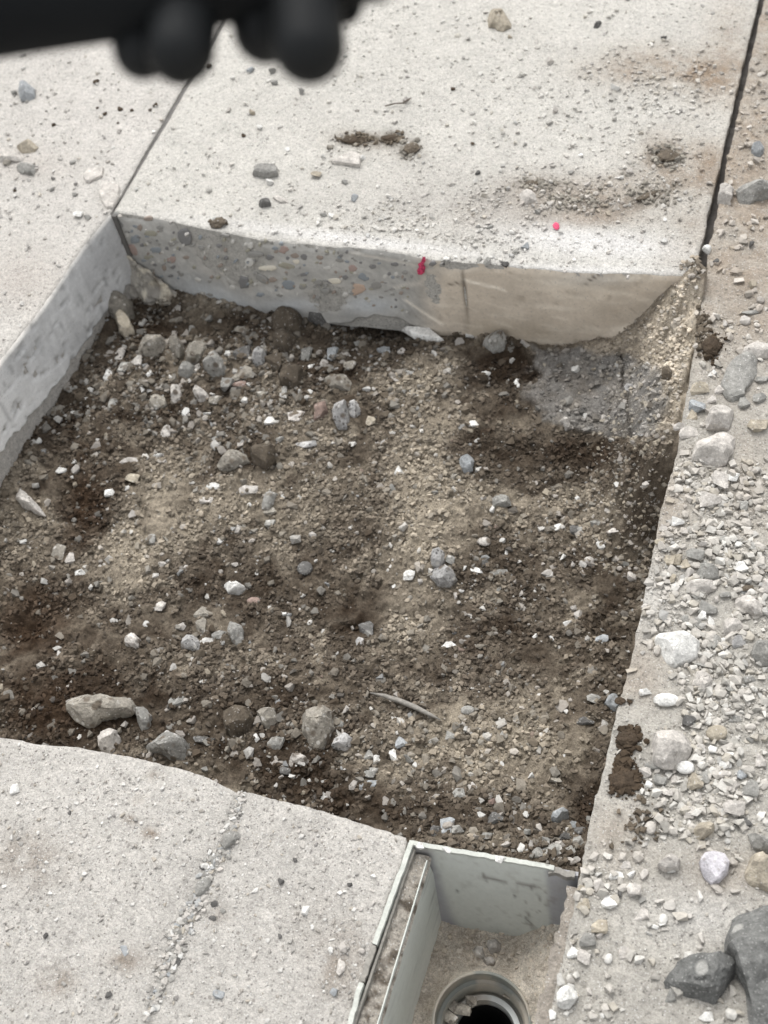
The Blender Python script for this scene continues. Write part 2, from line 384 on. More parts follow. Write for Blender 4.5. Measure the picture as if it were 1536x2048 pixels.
def col_right(px, py, x, y):
    c = base_tone(px, py, x, y, (203, 198, 188), 67, .10)
    n = .6 * fbm(x, y, 22, 4, 91) + .4 * fbm(x, y, 80, 3, 92)
    t = sstep(py, 900, 560) * .75 + .5 * blob(px, py, 1330, 1010, 60, 120) + .6 * blob(px, py, 1280, 1340, 60, 70) + .45 * blob(px, py, 1240, 1680, 60, 70) + .5 * blob(px, py, 1440, 1750, 90, 50) + .4 * blob(px, py, 1500, 960, 60, 110)
    c = mixc(c, lin((178, 162, 144), KT), t * (.85 + n))
    c = mixc(c, lin((222, 218, 211), KT), .8 * blob(px, py, 1400, 1830, 110, 60) + .5 * blob(px, py, 1300, 1200, 60, 80))
    return c
def z_right(x, y):
    return top_z(x, y, 7) + .0055 * fbm(x, y, 24, 4, 48) * (x > -.085) + .003 * np.abs(fbm(x, y, 110, 2, 49)) * (x > -.085)

def W(*p): return np.array([at(a, b)[:2] for a, b in p])
# far slab: back wall of the pit, left joint, right gap
eb = resample(W((228, 425), (330, 440), (430, 463), (520, 480), (640, 492), (760, 501), (860, 520), (960, 528), (1060, 538), (1150, 546), (1290, 548), (1392, 552)), .006, .0022, 3)
er = resample(W((1392, 552), (1396, 520), (1440, 330), (1482, 140), (1516, 0), (1560, -220)), .008, .0024, 4)
el = resample(W((500, -120), (450, 45), (338, 240), (228, 425)), .008, .0008, 5)
slab_far = slab('pale dusty concrete slab beyond the pit, between two joints', [el, eb[1:], er[1:]], [(-.09, 9), (-1.16, 9)], (-1.3, 0, 1.40, 2.5), .0075, col_far)
# left slab
e1 = resample(np.vstack([[(-1.20, .40)], [(-1.19, .75)], W((0, 720), (60, 645), (110, 575), (165, 495), (221, 428), (328, 240), (441, 45), (488, -120))]), .007, .0012, 6)
slab_left = slab('pale concrete slab on the left side of the pit', [e1], [(-1.175, 9), (-9, 9), (-9, -9), (-1.20, -9)], (-1.85, -1.1, .85, 2.4), .009, col_left)
# near slab
e2 = resample(np.vstack([[(-1.190, .478)], W((0, 1475), (60, 1486), (160, 1496), (290, 1520), (420, 1556), (478, 1588), (505, 1586), (620, 1616), (740, 1652), (812, 1676))]), .005, .0020, 8)
e3 = resample(np.vstack([W((816, 1678), (803, 1725), (745, 1895), (702, 2048)), [(-.3145, .1)]]), .006, .0010, 9)
slab_near = slab('speckled pale concrete slab in front of the pit with a gravel filled crack', [e2, e3[1:]], [(-.317, -9), (-1.190, -9)], (-1.0, -.3, .08, .5), .006, col_near)
# right slab
e4 = resample(np.vstack([[(-.1045, .1)], W((1098, 2048), (1160, 1750), (1180, 1650), (1212, 1520), (1262, 1310), (1295, 1165), (1322, 1020), (1356, 900), (1385, 720), (1404, 600), (1414, 520), (1440, 400), (1460, 300), (1498, 130), (1530, 0), (1574, -220))]), .0065, .0026, 10)
slab_right = slab('dusty concrete slab covered in rubble on the right of the pit', [e4], [(-.068, 9), (9, 9), (9, -9), (-.1045, -9)], (-.12, .75, .2, 2.4), .0075, col_right, zfn=z_right)
print('slabs', len(slab_far.data.polygons), len(slab_left.data.polygons), len(slab_near.data.polygons), len(slab_right.data.polygons))

# ------------------------------------------------------------------ cut faces of the pit
def interp(v, xp, fp): return np.interp(v, xp, fp)
def cut_face(name, top, botz, normal, colfn, dispfn, parent, off=.003, lip=.12):
    """upright face below the polyline top (n,2); ragged bottom; turns inwards under the slab"""
    n = len(top); nv = 42; u = np.linspace(0, 1, nv)
    nx, ny = normal; bz = botz(top)
    P = np.zeros((n, nv + 1, 3))
    zt = top_z(top[:, 0], top[:, 1]) - .0012
    P[:, :nv, 0] = top[:, 0:1] + nx * off; P[:, :nv, 1] = top[:, 1:2] + ny * off
    P[:, :nv, 2] = zt[:, None] * (1 - u) + bz[:, None] * u
    P[:, nv] = P[:, nv - 1] - np.array([nx * lip, ny * lip, .004])
    P[:, 0, 0] -= nx * off; P[:, 0, 1] -= ny * off; P[:, 0, 2] += .001
    V = P.reshape(-1, 3); px, py = pix(V)
    d = dispfn(px, py, V); d[::nv + 1] = 0
    k = np.tile(np.append(np.ones(nv), 0), n); d = d * k
    V = V + np.array([nx, ny, 0]) * d[:, None]
    return mesh_np(name, V, grid_faces(n, nv + 1), M['cutface'], colfn(px, py, V), parent=parent)
bxp = [at(p, 520)[0] for p in (232,)]
BKX = [-1.20, -1.097, -.969, -.826, -.742, -.70, -.662, -.62, -.59, -.556, -.507, -.444, -.284, -.193, -.125]
BKZ = [-.175, -.192, -.206, -.207, -.186, -.168, -.153, -.150, -.172, -.198, -.20, -.21, -.21, -.21, -.21]
def back_bot(t): return interp(t[:, 0], BKX, BKZ) + .004 * vn(t[:, 0] * 60, t[:, 1] * 0, s=2)
def rough_back(px, py, V):
    m = 1.1 * blob(px, py, 470, 525, 62, 42, 25) + .8 * blob(px, py, 400, 478, 60, 14, 30) + .9 * blob(px, py, 655, 600, 34, 26) + .7 * blob(px, py, 864, 578, 15, 38, -12) + .8 * blob(px, py, 915, 535, 40, 7)
    return np.clip(m, 0, 1)
def back_disp(px, py, V):
    d = .0012 * fbm(V[:, 0], V[:, 2], 20, 3, 12)
    m = rough_back(px, py, V)
    d += -m * (.007 + .011 * np.abs(fbm(V[:, 0], V[:, 2], 60, 3, 15)) + .004 * vn(V[:, 0] * 250, V[:, 2] * 250, s=4))
    tn = sstep(px, 860, 960); d += tn * (.0007 * fbm(V[:, 0] * .5, V[:, 2] * 1.6, 45, 3, 401) + .0003 * fbm(V[:, 0], V[:, 2], 180, 2, 403)) - tn * .0015 * sstep(fbm(V[:, 0], V[:, 2], 95, 2, 405), .48, .6)
    d += tn * .006 * np.exp(-((py - (690 - (px - 1195) * .62 + 8 * vn(V[:, 0] * 40, V[:, 0] * 0, s=7))) / 5.) ** 2) * (px > 1190)
    crack = np.exp(-((px - (927 + (py - 520) * .045)) / 2.2) ** 2) * (py > 520) * (py < 665)
    d -= .004 * crack
    d -= .010 * np.exp(-((V[:, 2] + .0) / .006) ** 2) * (fbm(V[:, 0], V[:, 2], 50, 2, 22) > .25)      # chipped arris
    return d
def back_col(px, py, V):
    n = fbm(V[:, 0], V[:, 2], 12, 4, 33); n2 = fbm(V[:, 0] * .35, V[:, 2], 50, 3, 34)
    c = np.tile(lin((150, 148, 143), KW), (len(V), 1)) * (1 + .22 * n + .2 * n2 + .18 * fbm(V[:, 0], V[:, 2], 160, 2, 37))[:, None]
    c = mixc(c, lin((178, 182, 184), KW), .7 * blob(px, py, 430, 600, 90, 26, 25) + .5 * blob(px, py, 600, 610, 80, 14) + .6 * blob(px, py, 740, 610, 50, 18))
    tan = lin((173, 162, 147), KW)
    t = sstep(px + 30 * n, 790, 900)
    c = mixc(c, tan * (1 + .12 * n + .12 * fbm(V[:, 0] * .4, V[:, 2], 30, 4, 39))[:, None], t * .93)
    c = mixc(c, lin((192, 182, 167), KW), t * .6 * np.clip(n2 * 1.6, 0, 1))
    c = mixc(c, lin((153, 142, 126), KW), t * .75 * sstep(py + 14 * n, 618, 662) * sstep(px, 900, 960) * sstep(px, 1180, 1050))
    c = mixc(c, lin((172, 168, 160), KW), t * .55 * blob(px, py, 1180, 560, 90, 12))
    for x0, y0, x1, y1, wd, k in ((925, 560, 1010, 580, 2.2, .8), (810, 600, 885, 650, 2.4, .6), (790, 575, 870, 560, 3, .3), (700, 505, 830, 530, 2.5, .3)):
        tt = np.clip(((px - x0) * (x1 - x0) + (py - y0) * (y1 - y0)) / ((x1 - x0) ** 2 + (y1 - y0) ** 2), 0, 1)
        dd = np.hypot(px - x0 - tt * (x1 - x0), py - y0 - tt * (y1 - y0)); c = mixc(c, lin((222, 214, 200), KW), k * np.exp(-(dd / wd) ** 2))
    for x0, y0, x1, y1, wd in ((925, 520, 934, 662, 2.6), (1166, 572, 1196, 548, 1.5), (893, 571, 925, 565, 1.6)):
        tt = np.clip(((px - x0) * (x1 - x0) + (py - y0) * (y1 - y0)) / ((x1 - x0) ** 2 + (y1 - y0) ** 2), 0, 1)
        dd = np.hypot(px - x0 - tt * (x1 - x0), py - y0 - tt * (y1 - y0)); c = mixc(c, lin((70, 62, 54), KW), .9 * np.exp(-(dd / wd) ** 2))
    c = mixc(c, lin((128, 118, 104), KW), t * .4 * sstep(fbm(V[:, 0], V[:, 2], 95, 2, 405), .52, .66)); c = mixc(c, lin((204, 196, 182), KW), t * .25 * sstep(fbm(V[:, 0] * .3, V[:, 2] * 1.4, 70, 3, 407), .15, .45))
    m = rough_back(px, py, V); c = mixc(c, lin((176, 169, 158), KW), m * (.55 + .9 * fbm(V[:, 0], V[:, 2], 90, 3, 55)))
    return c
cf = cut_face('cut_face', eb, back_bot, (0, -1), back_col, back_disp, slab_far)
# left face
LY = [.4, .90, .964, 1.059, 1.169, 1.268, 1.363, 1.436, 1.47]; LZ = [-.10, -.098, -.107, -.13, -.144, -.139, -.148, -.150, -.150]
def left_bot(t): return interp(t[:, 1], LY, LZ) + .005 * vn(t[:, 1] * 70, t[:, 1] * 0, s=5) + .0025 * vn(t[:, 1] * 220, t[:, 1] * 0, s=6)
def left_disp(px, py, V):
    d = .0014 * fbm(V[:, 1], V[:, 2], 16, 3, 16) - .003 * sstep(fbm(V[:, 1], V[:, 2], 60, 2, 77), .35, .6)
    return d
def left_col(px, py, V):
    st = fbm(V[:, 1] * 4.5, V[:, 2] * .7, 22, 4, 35); n = fbm(V[:, 1], V[:, 2], 7, 3, 36)
    c = np.tile(lin((168, 168, 167), KW), (len(V), 1)) * (1 + .20 * st + .14 * n + .1 * fbm(V[:, 1], V[:, 2], 130, 2, 38))[:, None]
    c = mixc(c, lin((196, 195, 192), KW), sstep(py + 40 * n, 690, 850) * .75)
    c = mixc(c, lin((205, 200, 192), KW), .9 * np.exp(-(V[:, 2] / .006) ** 2))
    c = mixc(c, lin((146, 146, 146), KW), .7 * blob(px, py, 200, 520, 40, 70, 25))
    dk = sstep(fbm(V[:, 1], V[:, 2], 60, 2, 77), .35, .6) * .6 + .7 * sstep(fbm(V[:, 1] * 2.5, V[:, 2] * .7, 45, 2, 79), .42, .62)
    return mixc(c, lin((100, 100, 99), KW), dk * .55)
iL = (e1[:, 1] < 1.468)
cl = cut_face('cut_face', e1[iL], left_bot, (1, 0), left_col, left_disp, slab_left)

# ---- aggregate pebbles sliced flush by the saw, visible in the back face
AG = {'grey': (128, 126, 121), 'dark': (104, 103, 102), 'blue': (122, 128, 132), 'red': (150, 128, 119), 'brown': (132, 119, 108), 'cream': (206, 198, 180), 'pale': (184, 181, 174), 'olive': (140, 136, 120), 'orange': (174, 148, 128)}
AGM = {k: mat_surface('aggregate_' + k, lin(np.array(v) * .78 + np.array((150, 148, 144)) * .22, KW * .9), ((250, .08),), None, ((300, .15, .0005),), .7) for k, v in AG.items()}
agg = [(369, 474, 36, 30, 'dark', 50), (240, 445, 15, 24, 'dark', 0), (301, 467, 25, 14, 'olive', 0), (296, 438, 22, 9, 'brown', 5), (267, 501, 18, 28, 'red', -35), (343, 519, 18, 14, 'red', 0),
    (328, 536, 10, 14, 'brown', 0), (280, 455, 13, 16, 'brown', 0), (487, 566, 22, 26, 'dark', 0), (509, 509, 40, 12, 'grey', 5), (499, 526, 18, 18, 'pale', 0), (535, 537, 40, 10, 'cream', 0), (500, 492, 14, 12, 'pale', 0),
    (523, 557, 34, 14, 'grey', 35), (270, 479, 24, 16, 'blue', 0), (567, 500, 20, 16, 'red', 0), (590, 511, 20, 12, 'brown', 0), (574, 531, 36, 14, 'olive', 5), (608, 514, 16, 14, 'dark', 20), (670, 562, 26, 13, 'cream', 0),
    (705, 537, 18, 14, 'red', 0), (578, 570, 30, 20, 'blue', 0), (715, 579, 30, 26, 'orange', 0), (727, 553, 24, 18, 'blue', 0), (607, 549, 16, 8, 'dark', 0), (636, 565, 18, 10, 'grey', 0), (606, 574, 16, 12, 'grey', 0),
    (592, 523, 15, 10, 'cream', 0), (651, 583, 22, 12, 'grey', 0), (690, 555, 14, 9, 'dark', 0), (752, 571, 26, 20, 'grey', 0), (770, 553, 12, 10, 'pale', 0), (655, 536, 18, 9, 'pale', 0), (640, 515, 14, 10, 'brown', 0), (680, 520, 18, 9, 'grey', 10),
    (745, 533, 16, 9, 'dark', 0), (790, 528, 16, 8, 'dark', 0), (540, 515, 16, 10, 'dark', 0), (550, 497, 14, 8, 'blue', 0), (320, 455, 16, 10, 'grey', 0), (312, 500, 22, 14, 'blue', 10), (345, 488, 16, 10, 'grey', 0), (295, 515, 14, 10, 'olive', 0),
    (300, 545, 14, 9, 'grey', 0), (362, 548, 14, 10, 'grey', 0), (395, 560, 18, 9, 'pale', 20), (545, 560, 18, 10, 'brown', 0), (560, 590, 16, 8, 'grey', 0), (690, 590, 14, 8, 'pale', 0), (254, 470, 10, 12, 'pale', 0), (402, 497, 14, 8, 'grey', 20),
    (450, 472, 18, 6, 'grey', 15), (520, 590, 16, 8, 'blue', 0), (810, 545, 12, 8, 'grey', 0), (865, 528, 14, 10, 'dark', 0), (884, 530, 10, 9, 'grey', 0), (372, 515, 12, 8, 'brown', 0), (420, 590, 14, 7, 'grey', 20)]
rr = random.Random(5)
for k in range(190):
    px_ = rr.uniform(240, 830); lo = 445 + (px_ - 240) * .13; agg.append((px_, rr.uniform(lo, lo + 105), rr.uniform(4.5, 12), rr.uniform(4, 8), rr.choice(['grey', 'dark', 'pale', 'brown', 'blue', 'olive', 'grey']), rr.uniform(-30, 30)))
eby = lambda x: np.interp(x, eb[:, 0], eb[:, 1])
def back_pt(px, py, lift=0.0):
    y = 1.455
    for _ in range(4):
        p = on_y(px, py, y); y = float(eby(p[0])) - .003 - lift
    return on_y(px, py, y)
for i, (a, b, ww, hh, kd, an) in enumerate(agg):
    c = back_pt(a, b); n = 9; ring = []
    s = F / np.linalg.norm(c - CAM); r = random.Random(i)
    for k in range(n):
        t = 2 * math.pi * k / n; q = r.uniform(.70, 1.14); u, v = math.cos(t) * ww * .5 * q, math.sin(t) * hh * .5 * q
        ca, sa = math.cos(math.radians(an)), math.sin(math.radians(an)); ring.append(back_pt(a + u * ca - v * sa, b + u * sa + v * ca) - c)
    ring = np.array(ring); nrm = np.array([0, -1, 0]); h = .0005 + .0002 * r.random()
    if rough_back(np.array([a]), np.array([b]), None)[0] > .5: h = .0007
    V = np.vstack([ring - nrm * .004, ring + nrm * h * .6, ring * .82 + nrm * h, [[0, 0, 0] + nrm * h * 1.1]])
    fs = [(k, (k + 1) % n, n + (k + 1) % n, n + k) for k in range(n)] + [(n + k, n + (k + 1) % n, 2 * n + (k + 1) % n, 2 * n + k) for k in range(n)] + [(2 * n + k, 2 * n + (k + 1) % n, 3 * n) for k in range(n)]
    o = mesh_np('aggregate_stone', V, fs, AGM[kd], parent=cf); o.location = c

# ------------------------------------------------------------------ joints
def ribbon(name, A, B, zt, zb, mat, label, cat=None, kind=None):
    """solid strip between polylines A and B (same count)"""
    n = len(A); V = np.vstack([np.column_stack([A, zt]), np.column_stack([B, zt]), np.column_stack([A, np.full(n, zb)]), np.column_stack([B, np.full(n, zb)])])
    fs = []
    for i in range(n - 1):
        fs += [(i, i + 1, n + i + 1, n + i), (2 * n + i, 2 * n + i + 1, i + 1, i), (n + i, n + i + 1, 3 * n + i + 1, 3 * n + i)]
    fs += [(0, n, 3 * n, 2 * n), (n - 1, 2 * n - 1, 4 * n - 1, 3 * n - 1)]
    o = mesh_np(name, V, fs, mat, smooth=False); return tag(o, label, cat, kind=kind)
t = np.linspace(0, 1, 90)
Pl = W((224, 430), (333, 240), (447, 45), (494, -120)); Pl = np.vstack([Pl, [(-1.168, 4)]])
c_ = resample(Pl, .012); zt = -.0035 + .0012 * vn(c_[:, 1] * 70, c_[:, 1] * 0, s=1)
ribbon('expansion_joint', c_ - [.0065, 0], c_ + [.0065, 0], zt, -.1, M['filler'], 'grey filler strip in the joint between left and far slabs', 'joint strip')
Pr = np.vstack([W((1404, 545), (1428, 430), (1450, 315), (1490, 135), (1523, 0), (1567, -220)), [(-.079, 4)]]); c_ = resample(Pr, .012)
zt = -.020 + .004 * vn(c_[:, 1] * 50, c_[:, 1] * 0, s=2)
ribbon('expansion_joint', c_ - [.012, 0], c_ + [.012, 0], zt, -.1, M['filler_dark'], 'dark recessed filler in the open gap between far and right slabs', 'joint strip')

# ------------------------------------------------------------------ individual stones
KIND = {'white': (240, 238, 232), 'pale': (205, 199, 191), 'grey': (160, 158, 152), 'dark': (108, 106, 103), 'tan': (188, 178, 160), 'brown': (108, 98, 85), 'clod': (80, 68, 55),
        'red': (152, 132, 122), 'blue': (172, 175, 176), 'dirty': (158, 152, 141), 'lilac': (216, 212, 216), 'mottled': (190, 188, 185), 'slate': (118, 118, 115)}
WORD = {'white': 'white', 'pale': 'pale grey', 'grey': 'mid grey', 'dark': 'dark grey', 'tan': 'tan', 'brown': 'brown', 'clod': 'dark brown', 'red': 'reddish', 'blue': 'bluish grey', 'dirty': 'soil stained grey', 'lilac': 'lilac white', 'mottled': 'black and white mottled', 'slate': 'slate grey'}
KM = {}
def rock_mat(kd, pit):
    key = (kd, pit)
    if key not in KM:
        K = (KP * 1.3 if kd not in ('brown', 'clod') else KP) if pit else KT + .03; fl = None
        if kd in ('mottled',): fl = [(200, .45, lin((88, 86, 84), K), .8)]
        elif kd in ('slate', 'dark'): fl = [(300, .45, lin((178, 177, 173), K), .6), (150, .3, lin((92, 92, 90), K), .7), (45, .12, lin((205, 203, 196), K), .6)]
        elif kd == 'clod': fl = None
        else: fl = [(170, .15, lin((150, 143, 134), K), .5), (330, .12, lin((245, 242, 238), K), .5)]
        var = ((55, .24), (160, .22), (420, .18)) if kd != 'clod' else ((120, .3), (500, .3))
        if pit and kd in ('grey', 'dirty', 'mottled', 'pale', 'white'):
            m = mat_surface('stone_%s_soiled' % kd, lin(KIND[kd], K), var, fl + [(60, .55, lin((108, 97, 84), K), .85 if kd != 'white' else .35), (130, .25, lin((84, 76, 67), K), .7 if kd != 'white' else .2), (110, .22, lin((226, 222, 214), K), .7)], ((450, .7, .002), (130, .6, .005)), .9, objvar=.20)
        else:
            m = mat_surface('stone_%s_%s' % (kd, 'pit' if pit else 'top'), lin(KIND[kd], K), var, fl, ((450, .7, .0018), (130, .5, .004)), .9, objvar=.10)
        KM[key] = m
    return KM[key]
MESHC = {}
def stone_mesh(shape, idx, kd, pit):
    key = (shape, idx, kd, pit)
    if key not in MESHC:
        V, Fc = {'a': ANG, 'r': RND, 'c': CLD}[shape][idx]
        o = mesh_np('stone_shape', V, Fc, rock_mat(kd, pit), smooth=shape != 'a', link=False); MESHC[key] = o.data; bpy.data.objects.remove(o)
    return MESHC[key]
YAW = math.atan2(ROT[1, 0], ROT[0, 0])
ZONES = {'P': 'in the brown soil of the pit', 'B': 'in the rubble under the far pit wall', 'G': 'at the near end of the pit', 'R': 'in the rubble on the right slab', 'U': 'on the dusty upper part of the right slab',
         'F': 'on the pale slab beyond the pit', 'L': 'on the pale left slab', 'N': 'on the speckled near slab', 'C': 'in the crack of the near slab', 'D': 'on the sand inside the grey drain box', 'H': 'heaped behind the rim of the drain box'}
def surf_z(zone, x, y):
    if zone in 'PBGH': return float(soil_z(np.array([x]), np.array([y]), False)[0]) + .001
    if zone == 'D': return float(sand_z(np.array([x]), np.array([y]))[0])
    return float(z_right(np.array([x]), np.array([y]))[0]) if zone in 'RU' else 0.0
def sand_z(x, y):
    return -.160 + .050 * sstep(x, -.19, -.12) + .014 * sstep(x, -.24, -.30) + .004 * fbm(x, y, 40, 3, 101) + .0015 * vn(x * 220, y * 220, s=6)
def find(zone, px, py, lift=0.):
    z = -.17 if zone in 'PBGH' else (-.15 if zone == 'D' else 0.)
    for _ in range(5):
        p = at(px, py, z + lift); z = surf_z(zone, p[0], p[1])
    return at(px, py, z + lift), z
COUNT = {}
PLACED = []
def stone(zone, px, py, w_, h_, kd, shape='a', ang=0., label=None, flat=.62, seed=None):
    p, z = find(zone, px, py); s = F / np.linalg.norm(p - CAM)
    a, b = w_ / s / 2, h_ / s / 2 / 1.02; c = flat * min(a, b) * 1.0
    i = len(PLACED) if seed is None else seed; r = random.Random(i * 7 + 1)
    n = {'a': len(ANG), 'r': len(RND), 'c': len(CLD)}[shape]
    me = stone_mesh(shape, r.randrange(n), kd, zone in 'PBGHD')
    nm = {'c': 'dirt_clod', 'r': 'pebble', 'a': 'stone'}[shape]
    o = bpy.data.objects.new(nm, me); COL.objects.link(o)
    p2 = at(px, py, z + c * .5)
    o.location = (p2[0], p2[1], z + c * (.42 if zone in 'PBGHD' else .62)); o.scale = (a * 1.06, b * 1.06, c)
    o.rotation_euler = (r.uniform(-.15, .15), r.uniform(-.15, .15), YAW - math.radians(ang) + r.uniform(-.1, .1))
    small = max(w_, h_) < 30
    thing_ = {'c': 'dirt clod', 'r': 'rounded pebble', 'a': 'broken stone'}[shape]
    if label: tag(o, label, 'dirt clod' if shape == 'c' else ('pebble' if shape == 'r' else 'stone'))
    else:
        if zone == 'P' and px < 620: zz = 'in the left half of the soil floor'
        elif zone == 'P': zz = 'in the right half of the soil floor'
        elif zone == 'R': zz = 'on the right slab beside the drain box' if py > 1600 else ('on the right slab beside the pit' if py > 1080 else 'on the right slab level with the far end of the pit')
        else: zz = ZONES[zone]
        g_ = '%s %s %s %s' % ('small' if small else 'fist sized', WORD[kd], thing_, zz)
        g_ = g_.replace('fist sized', 'thumb sized')
        tag(o, g_, 'dirt clod' if shape == 'c' else ('pebble' if shape == 'r' else 'stone'), g_.replace('stone ', 'stones ').replace('pebble ', 'pebbles ').replace('clod ', 'clods '))
    PLACED.append((p2[0], p2[1], max(a, b)))
    return o

def hero(zone, outline, height, kd, label, seed=0, inset=.22, tilt=(0, 0), name='stone', cat='stone', pit=None, rough=.06, top=.55):
    """stone with its own outline (photo pixels, clockwise), real thickness, broken facets"""
    o2 = np.array(outline, float); cx, cy = o2.mean(0)
    p, z = find(zone, cx, cy, height * .45)
    pts = np.array([at(a, b, z + height * .45)[:2] for a, b in outline]); c0 = pts.mean(0); pts = pts - c0
    n0 = len(pts); R = []; r = random.Random(seed)
    big = np.abs(pts).max()
    pts = resample(np.vstack([pts, pts[:1]]), max(big * .22, .003))[:-1]; n = len(pts)
    lv = [(-.25, .90), (.12, 1.0), (.45, 1.0 - inset * .3), (.78, 1.0 - inset), (.96, top), (1.0, top * .45)]
    V = []
    for k, (zz, s) in enumerate(lv):
        j = np.array([[r.uniform(-1, 1), r.uniform(-1, 1), r.uniform(-1, 1)] for _ in range(n)]) * rough * big
        j[:, 2] *= .5 * height / big * 2
        ring = np.column_stack([pts * s, np.full(n, zz * height) + (pts @ np.array(tilt)) * (zz > .2)]) + j * (0 if k == 0 else 1)
        V.append(ring)
    V = np.vstack(V + [[[0, 0, height]]]); fs = []
    for k in range(len(lv) - 1):
        for i in range(n):
            a, b, c, d = k * n + i, k * n + (i + 1) % n, (k + 1) * n + (i + 1) % n, (k + 1) * n + i
            fs += [(a, b, c), (a, c, d)] if r.random() < .5 else [(a, b, d), (b, c, d)]
    k = (len(lv) - 1) * n; fs += [(k + i, k + (i + 1) % n, len(V) - 1) for i in range(n)]
    bm = bmesh.new(); vs_ = [bm.verts.new(v) for v in V]
    for f in fs: bm.faces.new([vs_[i] for i in f])
    bmesh.ops.recalc_face_normals(bm, faces=bm.faces)
    for _q in range(2):
        lg = [e for e in bm.edges if e.calc_length() > max(big * .22, .003)]
        if lg: bmesh.ops.subdivide_edges(bm, edges=lg, cuts=1); bmesh.ops.triangulate(bm, faces=list(bm.faces))
    hc = height * .45
    for k in range(10 if rough > .03 else 2):
        a_ = r.uniform(0, 6.283); e_ = r.uniform(.15, 1.1); nn = Vector((math.cos(a_) * math.cos(e_), math.sin(a_) * math.cos(e_), math.sin(e_)))
        sup = max((v.co - Vector((0, 0, hc))).dot(nn) for v in bm.verts) * r.uniform(.62, .88)
        for v in bm.verts:
            ex = (v.co - Vector((0, 0, hc))).dot(nn) - sup
            if ex > 0: v.co -= nn * ex
    bmesh.ops.triangulate(bm, faces=list(bm.faces))
    for _q in range(3):
        lg = [e for e in bm.edges if e.calc_length() > max(big * .13, .0022)]
        if lg and len(bm.faces) < 6000: bmesh.ops.subdivide_edges(bm, edges=lg, cuts=1); bmesh.ops.triangulate(bm, faces=list(bm.faces))
    bm.verts.index_update()
    VV = np.array([v.co[:] for v in bm.verts]); FF = np.array([[v.index for v in f.verts] for f in bm.faces]); bm.free()
    q = 1 / max(big, .004)
    VV += (VV / (np.linalg.norm(VV, axis=1)[:, None] + 1e-6)) * (big * max(rough * .7, .02) * (1.0 * fbm(VV[:, 0], VV[:, 1], 2.4 * q, 2, seed, VV[:, 2]) + .45 * fbm(VV[:, 0], VV[:, 1], 9 * q, 2, seed + 3, VV[:, 2])))[:, None]
    ob = mesh_np(name, VV, FF, rock_mat(kd, zone in 'PBGHD' if pit is None else pit), smooth=False)
    ob.location = (c0[0], c0[1], z); PLACED.append((c0[0], c0[1], big)); return tag(ob, label, cat)

# ---- large stones with their own outlines
hero('R', [(1307, 1288), (1312, 1268), (1336, 1256), (1352, 1262), (1380, 1258), (1404, 1266), (1420, 1280), (1416, 1298), (1398, 1312), (1372, 1322), (1350, 1331), (1326, 1322), (1309, 1308)], .024, 'white', 'largest chalky white pitted stone on the right slab beside the pit edge', 1, .10, rough=.035, top=.72)
hero('R', [(1290, 1468), (1310, 1458), (1344, 1456), (1375, 1460), (1394, 1474), (1384, 1496), (1372, 1518), (1352, 1531), (1326, 1528), (1303, 1514), (1294, 1492)], .032, 'pale', 'large angular pale grey stone with a shadowed hollow under it, beside the dark brown clods', 2, .30, top=.5)
hero('R', [(1376, 902), (1392, 884), (1406, 862), (1428, 850), (1456, 852), (1472, 868), (1466, 896), (1452, 922), (1424, 929), (1396, 926), (1384, 916)], .030, 'pale', 'large pale grey broken lump at the edge of the pit, next to the stacked rubble', 3, .22)
hero('R', [(1410, 838), (1424, 812), (1446, 800), (1466, 808), (1472, 828), (1460, 848), (1432, 850), (1414, 850)], .026, 'pale', 'medium pale stone leaning against the large pale lump from behind', 4, .25)
hero('U', [(1438, 776), (1452, 740), (1470, 716), (1498, 702), (1516, 712), (1514, 744), (1500, 768), (1486, 788), (1494, 800), (1470, 806), (1452, 796)], .012, 'grey', 'flat grey concrete slab fragment lying on the rubble right of the pit corner', 5, .04, top=.85, rough=.03)
hero('U', [(1474, 702), (1490, 690), (1520, 684), (1552, 688), (1548, 712), (1510, 712), (1482, 712)], .014, 'pale', 'thin pale concrete flake overlapping the flat grey fragment at the right edge', 6, .08, top=.8, rough=.04)
hero('R', [(1360, 1190), (1366, 1164), (1392, 1160), (1420, 1158), (1444, 1156), (1447, 1166), (1430, 1178), (1402, 1188), (1372, 1194)], .014, 'pale', 'long tapering pale stone lying above the largest white stone', 7, .12, rough=.04)
hero('R', [(1398, 1722), (1408, 1706), (1430, 1700), (1450, 1706), (1461, 1724), (1456, 1746), (1438, 1764), (1424, 1769), (1410, 1756), (1402, 1740)], .015, 'lilac', 'smooth lilac white rounded triangular stone above the dark rocks', 8, .08, rough=.015, top=.75)
hero('R', [(1329, 1958), (1340, 1936), (1352, 1920), (1376, 1904), (1410, 1906), (1444, 1904), (1470, 1914), (1478, 1936), (1470, 1962), (1452, 1990), (1436, 2003), (1400, 2001), (1360, 1996), (1332, 1984)], .040, 'slate', 'dark slate grey angular rock with pale chips, lower right of the drain box', 9, .34, tilt=(.1, .55), top=.6)
hero('R', [(1446, 1866), (1462, 1842), (1484, 1820), (1510, 1806), (1545, 1800), (1610, 1830), (1640, 1880), (1650, 1960), (1630, 2060), (1570, 2110), (1512, 2080), (1500, 2020), (1486, 1972), (1470, 1920), (1456, 1890)], .046, 'slate', 'biggest dark grey speckled rock cut by the right edge of the photo', 10, .16, tilt=(.0, .12), top=.6)
hero('R', [(1489, 1724), (1500, 1708), (1524, 1702), (1550, 1710), (1556, 1756), (1540, 1778), (1506, 1778), (1492, 1752)], .030, 'tan', 'tan lumpy stone at the right edge beside the lilac white stone', 11, .22)
hero('R', [(1494, 1664), (1512, 1668), (1545, 1678), (1560, 1700), (1536, 1704), (1508, 1694)], .020, 'grey', 'grey sharp edged flake at the right edge above the tan lumpy stone', 12, .15)
